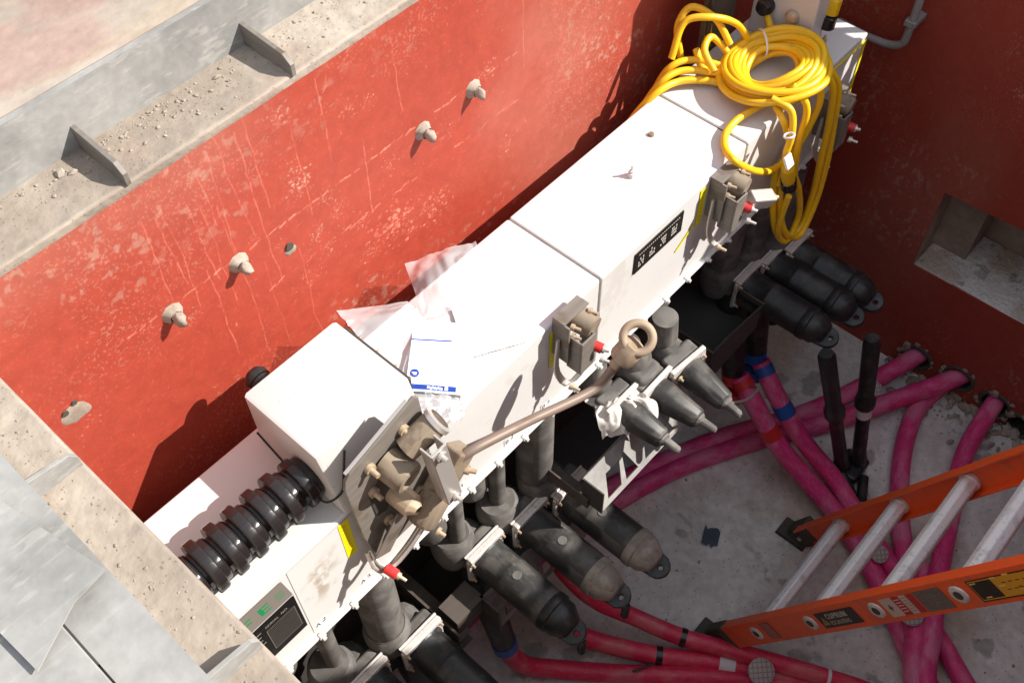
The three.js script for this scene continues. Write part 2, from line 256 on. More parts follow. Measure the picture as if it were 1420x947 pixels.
function sheet(corners, nu, nv, wr, thick, seed, soft) {   // wrinkled sheet between four corners (a, b along u; d, c opposite)
  const [a, b, c, d] = corners.map((p) => V(...p)), P = [], uv = [], idx = [], nrm = b.clone().sub(a).cross(d.clone().sub(a)).normalize(); if (nrm.y < 0) nrm.negate();
  for (let j = 0; j <= nv; j++) for (let i = 0; i <= nu; i++) {
    const u = i / nu, v = j / nv, p = a.clone().multiplyScalar((1 - u) * (1 - v)).addScaledVector(b, u * (1 - v)).addScaledVector(c, u * v).addScaledVector(d, (1 - u) * v);
    const f = soft ? 1.6 * Math.sin(Math.PI * u) * Math.sin(Math.PI * Math.min(1, v * 0.8 + 0.1)) * (0.5 + fbm(u, v, 3, 3, seed, 2)) + 0.5 * Math.abs(fbm(u, v, 6, 3, seed + 5, 2) - 0.5) * 2 : Math.abs(fbm(u, v, 3, 4, seed, 4) - 0.5) * 2 + 0.5 * Math.abs(fbm(u, v, 9, 7, seed + 5, 3) - 0.5); p.addScaledVector(nrm, wr * f + thick); P.push(p.x, p.y, p.z); uv.push(u, v);
  }
  for (let j = 0; j < nv; j++) for (let i = 0; i < nu; i++) { const k = j * (nu + 1) + i; idx.push(k, k + 1, k + nu + 2, k, k + nu + 2, k + nu + 1); }
  const g = new THREE.BufferGeometry(); g.setAttribute('position', new THREE.Float32BufferAttribute(P, 3)); g.setAttribute('uv', new THREE.Float32BufferAttribute(uv, 2)); g.setIndex(idx); g.computeVertexNormals(); g.userData.keepUV = true; return g;
}
function quad(a, b, c, d) { const g = new THREE.BufferGeometry(); g.setAttribute('position', new THREE.Float32BufferAttribute([...a, ...b, ...c, ...d], 3)); g.setAttribute('uv', new THREE.Float32BufferAttribute([0, 0, 1, 0, 1, 1, 0, 1], 2)); g.setIndex([0, 1, 2, 0, 2, 3]); g.computeVertexNormals(); g.userData.keepUV = true; return g; }
const decalMat = (t, r = 0.5) => { const m = mat('print', { map: t, roughness: r }); return m; };

// ------------------------------------------------------------------ the pit: ground, ledges, walls, floor
const TOP = 2.24, LEDGE = 2.13, ZB = -1.233, XR = 2.63, ZF = 0.56, XL = 0.103;
{
  const s = new THREE.Shape([V(-60, -60), V(60, -60), V(60, 60), V(-60, 60)].map((p) => new THREE.Vector2(p.x, p.y)));
  s.holes.push(new THREE.Path([[0.026, -1.372], [0.026, 0.64], [2.70, 0.64], [2.70, 0.40], [3.25, 0.40], [3.25, -0.65], [2.70, -0.65], [2.70, -1.372]].map(([x, z]) => new THREE.Vector2(x, -z))));  // notch on the right opens the added well for the sun spots
  struct('ground', new THREE.ExtrudeGeometry(s, { depth: 0.3, bevelEnabled: false }).rotateX(-Math.PI / 2).translate(0, TOP - 0.304, 0), M.slab);
  struct('vault_floor', bx(-0.3, 2.9, -0.2, 0, -1.5, 0.9), M.floor);
}
const uvPlane = (g, fn) => { if (g.index) g = g.toNonIndexed(); const p = g.attributes.position, uv = new Float32Array(p.count * 2); for (let i = 0; i < p.count; i++) { const [a, b] = fn(p.getX(i), p.getY(i), p.getZ(i)); uv[i * 2] = a; uv[i * 2 + 1] = b; } g.setAttribute('uv', new THREE.BufferAttribute(uv, 2)); g.userData.keepUV = true; return g; };
{
  const w = thing('back_wall', 'long red painted vault wall behind the white tank, chipped and studded', 'wall', [1.3, 0, -1.3]); w.userData.kind = 'structure';
  part('masonry', bx(-0.32, 2.85, 0, LEDGE, -1.45, ZB - 0.006, 0.006), M.concrete, w);
  const g = new THREE.PlaneGeometry(WX1 - WX0, WH - 0.012, 130, 100).translate((WX0 + WX1) / 2, (WH - 0.012) / 2, ZB), p = g.attributes.position;
  for (let i = 0; i < p.count; i++) { const x = p.getX(i), y = p.getY(i); p.setZ(i, ZB + 0.0016 * (fbm(x / 3, y / 3, 9, 9, 401, 4) - 0.5)); if (y > WH - 0.02) p.setY(i, y - 0.0015 * hash(i, 3, 1)); }
  g.computeVertexNormals();
  part('red_paint', uvPlane(g, (x, y) => [(x - WX0) / (WX1 - WX0), y / WH]), M.redBack, w);
  // chipped hollows with pale mortar
  const hol = (x, y, s, seed) => { const r = rng(seed), q = new THREE.SphereGeometry(1, 22, 12), pp = q.attributes.position; for (let i = 0; i < pp.count; i++) { const v = V().fromBufferAttribute(pp, i), k = 0.75 + 0.5 * fbm((v.x + 1) / 4, (v.y + 1) / 4, 7, 7, seed, 3); pp.setXYZ(i, x + v.x * s * 1.1 * k, y + v.y * s * 0.9 * k, ZB - 0.001 + v.z * 0.003 * k); } q.computeVertexNormals(); return q; };
  part('mortar_patch', [hol(0.183, 1.762, 0.028, 3)], M.stone, w); part('mortar_patch', [hol(0.68, 1.762, 0.013, 9)], M.stone, w);
  parts('tie_hole', [cyl([0.168, 1.778, ZB + 0.001], [0.168, 1.778, ZB + 0.0035], 0.006), cyl([0.19, 1.788, ZB + 0.001], [0.19, 1.788, ZB + 0.004], 0.005), cyl([0.679, 1.776, ZB + 0.001], [0.679, 1.776, ZB + 0.004], 0.009)], M.grime, w);
}
for (const [x, y, l] of [[0.414, 1.822, 'snapped tie stud on the red wall, leftmost of the row'], [0.568, 1.825, 'snapped tie stud on the red wall, second from the left'], [1.053, 1.815, 'snapped tie stud on the red wall, third from the left'], [1.206, 1.827, 'snapped tie stud on the red wall, nearest the yellow cable']]) {
  const t = thing('tie_stud', l, 'wall stud', [x, y, ZB], 'row of broken tie studs on the red wall');
  part('mortar_collar', lathe([[0.024, -0.002], [0.020, 0.004], [0.015, 0.010], [0.013, 0.014]], [x, y, ZB], [x, y, ZB + 1], 9), M.stone, t);
  { const g = new THREE.SphereGeometry(0.0115, 9, 6), q = g.attributes.position; for (let i = 0; i < q.count; i++) { const k = 0.8 + 0.45 * hash(Math.round(q.getX(i) * 3e3), Math.round(q.getY(i) * 3e3 + q.getZ(i) * 7e3), Math.round(x * 90)); q.setXYZ(i, q.getX(i) * k, q.getY(i) * k, q.getZ(i) * k * 1.9); } g.computeVertexNormals(); part('broken_stub', g.translate(x, y, ZB + 0.016), M.stone, t); }
}
{
  // right wall: niche, four cable ducts, and an added slotted plate for sun spots
  const w = thing('right_wall', 'shaded red vault wall with a deep niche and low duct holes', 'wall', [XR, 0, -0.3]); w.userData.kind = 'structure';
  const s = new THREE.Shape([[-0.60, 0], [1.30, 0], [1.30, LEDGE], [0.58, LEDGE], [0.58, 1.64], [0.20, 1.64], [0.20, LEDGE], [-0.60, LEDGE]].map(([a, b]) => new THREE.Vector2(a, b)));   // u = -z
  const H = (pts) => s.holes.push(new THREE.Path(pts.map(([a, b]) => new THREE.Vector2(a, b))));
  H([[-0.30, 0.52], [-0.30, 0.90], [0.558, 0.858], [0.556, 0.505]]);
  const sunSlots = new THREE.Shape([[0.20, 1.64], [0.58, 1.64], [0.58, 2.118], [0.20, 2.118]].map(([a, b]) => new THREE.Vector2(a, b)));
  for (let a = 0.262; a < 0.52; a += 0.064) for (let b = 1.70; b < 2.03; b += 0.115) sunSlots.holes.push(new THREE.Path([[a, b], [a + 0.032, b], [a + 0.032, b + 0.06], [a, b + 0.06]].map(([q, r]) => new THREE.Vector2(q, r))));
  const ducts = [[-0.401, 0.088], [-0.236, 0.106], [-0.087, 0.089], [0.02, 0.055]];
  for (const [z, y] of ducts) { const p = new THREE.Path(); p.absellipse(-z, y, 0.052, 0.052, 0, Math.PI * 2, true); s.holes.push(p); }
  const turn = (g) => g.rotateY(Math.PI / 2);          // shape x -> -z, depth -> +x
  part('masonry', turn(new THREE.ExtrudeGeometry(s, { depth: 0.12, bevelEnabled: false })).translate(XR + 0.006, 0, 0), M.concrete, w);
  part('red_paint', uvPlane(turn(new THREE.ExtrudeGeometry(s, { depth: 0.0055, bevelEnabled: false })).translate(XR, 0, 0), (x, y, z) => [(z + 1.3) / 1.9, y / WH]), M.redShaded, w);
  part('niche', [bx(2.91, 2.95, 0.42, 0.95, -0.62, 0.36), bx(2.757, 2.90, 0.51, 0.95, -0.62, -0.43), bx(2.757, 2.91, 0.42, 0.50, -0.62, 0.36), bx(2.757, 2.91, 0.905, 0.95, -0.425, 0.36)], M.concrete, w);
  for (const [z, y] of ducts) part('duct', [new THREE.CylinderGeometry(0.052, 0.052, 0.35, 24, 1, true).rotateZ(Math.PI / 2).translate(XR + 0.18, y, z), new THREE.TorusGeometry(0.054, 0.008, 8, 26).rotateY(Math.PI / 2).translate(XR, y, z)], M.grime, w);
  { const r = rng(91); for (const [z, y] of ducts) { const gs = []; for (let i = 0; i < 16; i++) { const a = r() * 6.28, q = 0.052 + 0.016 * r(), e = 0.006 + 0.012 * r() * (Math.cos(a - 2.3) * 0.5 + 0.6); gs.push(new THREE.IcosahedronGeometry(e, 0).scale(0.6, 1, 1.2).rotateX(r() * 6).translate(XR - 0.002, y + Math.sin(a) * q, z + Math.cos(a) * q)); } part('mortar_collar', gs, M.stone, w).userData.kind = 'stuff'; } }
  part('niche_sill', bx(2.634, 2.905, 0.50, 0.5135, -0.552, 0.296, 0.004), M.skyLitSill, w);  // added slab whose paler colour carries the sky light
  part('sun_slot_plate', turn(new THREE.ExtrudeGeometry(sunSlots, { depth: 0.004, bevelEnabled: false })).translate(XR + 0.001, 0, 0), M.galv, w);  // added out of view, its slots throw sun spots on the tank end
  struct('added_light_well', bx(2.756, 3.3, 1.4, 1.5, -0.7, 0.45), M.concrete);  // added floor of an unseen well that lets sun reach the slots
  struct('earth_backfill', bx(2.96, 4.2, -0.3, 1.39, -1.5, 0.8), M.concrete);
}
{
  const w = thing('left_wall', 'bare concrete ledge and wall at the left end of the pit', 'wall', [0, 0, -0.4]); w.userData.kind = 'structure';
  part('masonry', bx(-0.32, XL, 0, LEDGE, ZB + 0.001, ZF + 0.1, 0.006), M.concrete, w);
  const v = thing('front_wall', 'red vault wall on the near side of the pit', 'wall', [1.3, 0, ZF]); v.userData.kind = 'structure';
  part('masonry', bx(XL, 2.85, 0, LEDGE, ZF + 0.006, ZF + 0.3), M.concrete, v); part('red_paint', bx(XL, XR, 0, LEDGE - 0.012, ZF, ZF + 0.006), M.redShaded, v);
}
// steel frame angles round the opening, with stiffener gussets standing on the ledge
{
  const f = thing('pit_frame', 'dusty galvanised steel frame angle along the top left of the pit', 'frame', [0.8, LEDGE, -1.37]);
  part('upstand', bx(-0.15, 2.70, LEDGE, TOP - 0.004, -1.372, -1.364), M.galv, f);
  part('flange', bx(-0.15, 2.70, TOP - 0.004, TOP + 0.003, -1.376, -1.3635), M.galv, f);
  part('cement_lip', [bx(-0.15, 2.70, TOP - 0.006, TOP + 0.0045, -1.398, -1.3765)], M.slab, f);
  const gus = () => poly([[0, 0], [0.128, 0], [0.128, 0.022], [0.11, 0.036], [0.0, 0.044]], 0.007, 0.001);
  for (let k = -1; k < 6; k++) if (0.443 + k * 0.343 > 0) part('gusset', gus().rotateY(-Math.PI / 2).translate(0.443 + k * 0.343, LEDGE, -1.3635), M.steel, f);
  const l = thing('pit_frame', 'pale galvanised steel frame angle at the bottom left corner', 'frame', [0.03, LEDGE, -0.5]);
  part('upstand', bx(0.025, 0.033, LEDGE, TOP - 0.004, -1.363, 0.60), M.galv, l);
  part('flange', bx(-0.034, 0.0335, TOP - 0.004, TOP + 0.003, -1.362, 0.60), M.galv, l);
  for (const z of [-0.866, -0.506, -0.146, -1.226]) part('gusset', poly([[0, 0], [0.066, 0], [0.066, 0.02], [0.058, 0.032], [0, 0.04]], 0.005, 0.0008).translate(0.0335, LEDGE, z - 0.0025), M.galv, l);
  const c = thing('pit_frame', 'steel frame angle beyond the right wall of the pit', 'frame', [2.7, LEDGE, -0.4]);
  part('upstand', bx(2.70, 2.708, LEDGE + 0.03, TOP - 0.004, -1.363, 0.64), M.galv, c); part('shade_board', bx(2.703, 2.711, TOP - 0.002, 2.475, -1.6, 0.9), M.galv, c);  // upright board is added out of view to set the shadow edge at the coil
  const d = thing('pit_frame', 'steel frame angle on the near side of the pit', 'frame', [1.3, LEDGE, 0.64]);
  part('upstand', bx(0.034, 2.699, LEDGE, TOP - 0.004, 0.632, 0.64), M.galv, d); part('shade_board', bx(0.4, 2.70, TOP + 0.001, 2.35, 0.70, 0.708), M.galv, d);  // upright board is added out of view to shade the connectors
}
// aluminium hatch leaf folded open at the bottom left
{
  const h = thing('hatch_leaf', 'scuffed aluminium hatch leaf folded open, in the bottom left corner', 'hatch', [-0.3, TOP, -0.5]);
  part('plate', bx(-0.75, -0.0365, TOP + 0.002, TOP + 0.010, -1.3, 0.5, 0.002), M.galv, h);
  part('shadow_patch', poly([[-0.08, 0.600], [-0.014, 0.634], [0.030, 0.640], [-0.003, 0.815], [-0.06, 0.95], [-0.10, 0.95]], 0.0012, 0.0003).rotateX(-Math.PI / 2).translate(0, TOP + 0.0175, 0), M.galv, h);  // added thin plate, cut to the outline of a dark shadow-like patch
  part('hinge_slot', bx(-0.0362, -0.0342, TOP - 0.001, TOP + 0.0045, -0.661, -0.568), M.dark, h);
}
// grit and stones on the ledges
{
  const r = rng(23), gs = [];
  const chip = (x, y, z, s) => { const g = new THREE.IcosahedronGeometry(s, 0), p = g.attributes.position; for (let i = 0; i < p.count; i++) { const k = 0.7 + 0.6 * hash(Math.round(p.getX(i) * 4e4), Math.round(p.getY(i) * 4e4 + p.getZ(i) * 9e4), gs.length); p.setXYZ(i, p.getX(i) * k * 1.2, p.getY(i) * k * 0.7, p.getZ(i) * k); } g.computeVertexNormals(); return g.rotateY(r() * 6).translate(x, y + s * 0.35, z); };
  for (let i = 0; i < 900; i++) { const c = [0.40, 0.62, 0.80, 1.02, 1.2, 0.55][i % 6]; gs.push(chip(c + (r() + r() - 1) * 0.13, LEDGE, -1.36 + 0.10 * r() * r() + 0.01, 0.0007 + 0.0034 * r() ** 7)); }
  for (let i = 0; i < 160; i++) gs.push(chip(0.04 + 0.055 * r(), LEDGE, -1.0 + 0.75 * r(), 0.0008 + 0.0022 * r() ** 4));
  for (let i = 0; i < 300; i++) gs.push(chip(0.9 + 1.7 * r(), 0, -0.9 + 1.4 * r(), 0.0012 + 0.004 * r() ** 4));
  const e = part('grit', gs, M.stone); e.userData = { label: 'loose grit and crumbs of mortar on the ledges and floor', category: 'grit', kind: 'stuff' };
  for (const [x, z, s, l] of [[0.38, -1.335, 0.009, 'pale flat stone on the ledge left of the first gusset'], [0.395, -1.322, 0.006, 'small pale stone just below the flat stone on the ledge'], [0.69, -1.33, 0.006, 'pale stone on the ledge left of the second gusset']]) single('stone', chip(x, LEDGE, z, s), M.stone, l, 'stone');
}

// ------------------------------------------------------------------ the switchgear tank
const TT = 1.54, TB = 1.215, TZF = -0.836, TZB = -1.110, TX0 = 0.03, TX1 = 2.29;
const tank = thing('switchgear_tank', 'long white painted steel switchgear tank running beside the red wall', 'switchgear', [1.2, TB, -0.97]);
{
  const seg = [[TX0, 0.66], [0.664, 1.171], [1.175, 1.731], [1.735, TX1]];
  for (const [a, b] of seg) part('tank_section', bx(a, b, TB, TT, TZB, TZF, 0.006), M.white, tank);
  parts('seam_strip', [1.173, 1.733].map((x) => bx(x - 0.004, x + 0.004, TB + 0.01, TT - 0.004, TZB + 0.004, TZF - 0.004)), M.rubber, tank);
  part('bottom_flange', bx(TX0 - 0.01, TX1 + 0.01, TB - 0.008, TB - 0.001, TZB - 0.015, TZF + 0.012, 0.002), M.white, tank);
  for (let x = 0.186; x < 2.25; x += 0.0902) part('flange_bolt', [lathe([[0.0085, 0], [0.0085, 0.010], [0.0045, 0.010], [0.0045, 0.016], [0, 0.016]], [x, TB - 0.004, TZF + 0.006], [x, TB - 0.004, TZF + 1], 8)], M.white, tank);
  part('lifting_stud', [cyl([1.463, TT, -0.98], [1.463, TT + 0.012, -0.98], 0.012, 0.010, 6), ...bolt([1.463, TT + 0.012, -0.98], [0, 1, 0], 0.007)], M.white, tank);
  part('lifting_stud', [cyl([1.603, TT, -1.03], [1.603, TT + 0.006, -1.03], 0.009, 0.007, 7)], M.tan, tank);
  // prints
  const ids = [['A2', 0.287], ['A3', 0.413], ['B1', 0.697], ['B2', 0.863], ['B3', 0.99]];
  for (const [t, x] of ids) part('circuit_number', quad([x - 0.014, TB + 0.018, TZF + 0.0015], [x + 0.020, TB + 0.018, TZF + 0.0015], [x + 0.020, TB + 0.044, TZF + 0.0015], [x - 0.014, TB + 0.044, TZF + 0.0015]), decalMat(canvasTex(96, 72, (g, w, h) => { g.fillStyle = '#e9e8e6'; g.fillRect(0, 0, w, h); g.fillStyle = '#222'; g.font = 'bold 58px sans-serif'; g.fillText(t[0], 4, 58); g.fillText(t[1], 54, 58); })), tank);
  const np = canvasTex(512, 256, (g, w, h) => { g.fillStyle = '#7b736d'; g.fillRect(0, 0, w, h); g.fillStyle = '#14824a'; g.font = 'bold 150px sans-serif'; g.fillText('F', 225, 190); g.fillText('E', 330, 190); for (let i = 0; i < 6; i++) g.fillRect(20 + i * 4, 70 + i * 20, 180, 10); g.globalAlpha = 0.5; for (let i = 0; i < 4; i++) g.fillRect(440, 90 + i * 26, 50, 12); });
  part('nameplate', quad([0.06, 1.445, TZF + 0.002], [0.262, 1.445, TZF + 0.002], [0.252, 1.522, TZF + 0.002], [0.06, 1.522, TZF + 0.002]), decalMat(np), tank);
  const rp = canvasTex(512, 384, (g, w, h) => { g.fillStyle = '#161412'; g.fillRect(0, 0, w, h); g.strokeStyle = '#8b837b'; g.lineWidth = 3; for (let i = 0; i < 12; i++) { g.beginPath(); g.moveTo(300, 110 + i * 19); g.lineTo(490, 110 + i * 19); g.stroke(); } g.strokeRect(300, 98, 190, 226); g.fillStyle = '#a49c93'; for (let i = 0; i < 7; i++) for (let j = 0; j < 6; j++) if (hash(i, j, 8) > 0.3) g.fillRect(40 + j * 40, 60 + i * 40, 12 + 20 * hash(i, j, 3), 6); g.font = '30px sans-serif'; g.fillText('SERIAL  NO.', 300, 70); });
  part('rating_plate', quad([0.08, 1.287, TZF + 0.002], [0.262, 1.287, TZF + 0.002], [0.262, 1.440, TZF + 0.002], [0.08, 1.440, TZF + 0.002]), decalMat(rp, 0.35), tank);
  const bp = canvasTex(512, 192, (g, w, h) => { g.fillStyle = '#1b1815'; g.fillRect(0, 0, w, h); g.fillStyle = '#cfc8bf'; for (let k = 0; k < 4; k++) for (let j = 0; j < 3; j++) for (let i = 0; i < 4; i++) if (hash(i, j, k) > 0.2) g.fillRect(40 + k * 118 + i * 15, 70 + j * 30, 10, 20); for (let i = 0; i < 22; i++) g.fillRect(40 + i * 20, 26, 12, 9); });
  part('circuit_plate', bx(1.295, 1.478, 1.444, 1.514, TZF, TZF + 0.002), M.dark, tank);
  part('circuit_plate_print', quad([1.2955, 1.4445, TZF + 0.0035], [1.4775, 1.4445, TZF + 0.0035], [1.4775, 1.5135, TZF + 0.0035], [1.2955, 1.5135, TZF + 0.0035]), decalMat(bp), tank);
  const ys = canvasTex(64, 192, (g, w, h) => { g.fillStyle = '#f0e000'; g.fillRect(0, 0, w, h); g.fillStyle = '#8a7a10'; for (let i = 0; i < 16; i++) g.fillRect(14 + (i % 2) * 8, 16 + i * 10, 24, 2.5); }), ym = decalMat(ys);
  for (const [x, y0, y1] of [[0.405, 1.385, 1.528], [1.012, 1.385, 1.515], [1.555, 1.40, 1.525]]) part('warning_sticker', quad([x - 0.012, y0, TZF + 0.0022], [x + 0.013, y0, TZF + 0.0022], [x + 0.013, y1, TZF + 0.0022], [x - 0.012, y1, TZF + 0.0022]), ym, tank);
  part('warning_sticker', quad([1.468, 1.375, TZF + 0.0022], [1.474, 1.368, TZF + 0.0022], [1.540, 1.412, TZF + 0.0022], [1.534, 1.420, TZF + 0.0022]), ym, tank);
  part('door_edge_strip', [bx(1.95, 2.285, 1.515, 1.522, TZF + 0.001, TZF + 0.003), bx(2.275, 2.285, 1.24, 1.515, TZF + 0.001, TZF + 0.003)], M.yellowTape, tank);
  part('front_panel', quad([0.268, TB + 0.012, TZF + 0.0012], [0.655, TB + 0.012, TZF + 0.0012], [0.655, TT - 0.010, TZF + 0.0012], [0.268, TT - 0.010, TZF + 0.0012]), decalMat(tex(512, 512, (u, v) => {
    const q = Math.hypot((u - 0.13 - 0.25 * (v - 0.55)) / 0.16, (v - 0.56) / 0.34), a = sstep(1.0, 0.2, q + 1.2 * (fbm(u, v, 7, 7, 701, 5) - 0.5)), k = sstep(0.35, 0.6, fbm(u, v, 16, 10, 705, 5));
    return mix([0.66, 0.645, 0.625], [0.36, 0.28, 0.19], a * k * 0.75);
  }), 0.42), tank);
  // bushings below the tank, dome bottoms, columns
  const fat = (x, z, y1) => part('bushing', [lathe([[0.047, 0], [0.050, 0.02], [0.050, TB - y1 - 0.03], [0.048, TB - y1], [0, TB - y1]], [x, TB - 0.008, z], [x, 0, z]), lathe([[0.0515, 0], [0.053, 0.004], [0.0515, 0.008]], [x, y1 + 0.035, z], [x, 0, z])], M.rubber, tank);
  fat(1.009, -0.885, 0.815); fat(0.448, -0.88, 0.815); fat(1.50, -0.90, 0.90);
  for (const [x, z] of [[2.105, -0.87], [2.017, -0.90], [1.90, -0.917]]) fat(x, z, 0.865);
  for (const [x, z] of [[0.835, -0.955], [0.68, -0.95], [0.20, -0.97]]) part('dome_end', lathe([[0.052, 0], [0.052, 0.26], [0.046, 0.30], [0.03, 0.325], [0, 0.335]], [x, TB - 0.008, z], [x, 0, z]), M.rubber, tank);
  for (const [x, z] of [[0.733, -0.905], [0.88, -0.90], [0.305, -0.905]]) part('test_column', [cyl([x, TB - 0.01, z], [x, 0.80, z], 0.024, 0.022, 16), lathe([[0.0225, 0], [0.028, 0.03], [0.045, 0.07]], [x, 0.85, z], [x, 0, z])], M.rubber, tank);
  part('stand_with_dark_backing', [bx(0.10, 0.16, 0, TB - 0.01, -1.10, -1.05), bx(1.20, 1.26, 0, TB - 0.01, -1.10, -1.05), bx(2.2, 2.26, 0, TB - 0.01, -1.10, -1.05), bx(0.1, 2.26, 0.30, TB - 0.012, -1.122, -1.112), bx(0.1, 2.26, 0.30, 0.306, -1.111, -0.95)], M.dark, tank);  // legs, plus an added dark back panel and shelf that darken the gaps below
}
// grey box on top of the left tank section
{
  const s = poly([[-1.075, 0], [-0.843, 0], [-0.886, 0.14], [-1.072, 0.14]], 0.215, 0.009);   // profile in z,y
  const g = s.rotateY(-Math.PI / 2).translate(0.652 - 0.012, TT + 0.010, 0);
  const c = part('cover_box', toCreasedNormals(g, 0.5), M.greyWhite, tank);
  part('gasket', [bx(0.6505, 0.657, TT + 0.02, TT + 0.145, -1.068, -0.884, 0.002)], M.dark, c);
  parts('box_stud', [-1.04, -0.99, -0.94, -0.90].map((z) => bolt([0.656, TT + 0.118, z], [1, 0.2, 0], 0.006, 0.009)), M.brass, c);
  { const cv = new THREE.CatmullRomCurve3([[0.400, 1.632, -1.04], [0.398, 1.606, -0.97], [0.397, 1.590, -0.90], [0.400, 1.588, -0.858], [0.428, 1.600, -0.846], [0.448, 1.640, -0.853], [0.470, 1.672, -0.868]].map((q) => V(...q))), bs = []; for (let i = 0; i <= 70; i++) { const q = cv.getPointAt(i / 70); bs.push(new THREE.IcosahedronGeometry(0.0026, 1).translate(q.x, q.y, q.z)); } part('bead_chain', bs, M.gloss, c).userData.kind = 'stuff'; }
  part('cable_gland', [cyl([0.475, 1.64, -1.07], [0.475, 1.648, -1.118], 0.022, 0.022), lathe([[0.024, 0], [0.025, 0.012], [0.018, 0.022], [0, 0.024]], [0.475, 1.648, -1.118], [0.475, 1.652, -1.15])], M.black, c);
}
// far end cabinet with indicator, knob and connector
{
  const k = part('back_panel', bx(1.925, 2.06, TT - 0.02, TT + 0.50, TZB - 0.022, TZB - 0.004, 0.004), M.steelDark, tank);
  part('panel_hinge', cyl([1.93, TT + 0.02, TZB + 0.002], [1.93, TT + 0.45, TZB + 0.002], 0.006), M.dark, k);
  const c = part('end_cabinet', bx(2.09, 2.155, TT, TT + 0.52, -1.085, -0.905, 0.006), M.greyWhite, tank);
  part('indicator_lamp', lathe([[0.019, 0], [0.019, 0.008], [0.013, 0.016], [0, 0.018]], [2.09, TT + 0.10, -0.965], [1, TT + 0.12, -0.965]), M.brass, c);
  part('knob', lathe([[0.022, 0], [0.024, 0.015], [0.018, 0.03], [0, 0.032]], [2.09, TT + 0.10, -1.04], [1, TT + 0.12, -1.04]), M.gloss, c);
  part('connector', [lathe([[0.018, 0], [0.018, 0.04], [0.014, 0.045], [0.014, 0.10]], [2.165, TT + 0.10, -0.90], [2.19, TT + 0.4, -0.90])], M.yellow, c);
  part('connector_nut', [lathe([[0.020, 0], [0.020, 0.03], [0.015, 0.034]], [2.16, TT + 0.06, -0.90], [2.185, TT + 0.36, -0.90])], M.gloss, c);
  for (const [x, z] of [[2.19, -0.985], [2.195, -0.945], [2.18, -0.905], [2.235, -0.975]]) part('terminal_bolt', bolt([x, TT, z], [0, 1, 0], 0.008, 0.012), M.brass, tank);
  part('terminal_bracket', [bx(2.205, 2.27, TT, TT + 0.16, -1.075, -1.066)], M.bright, tank);
}
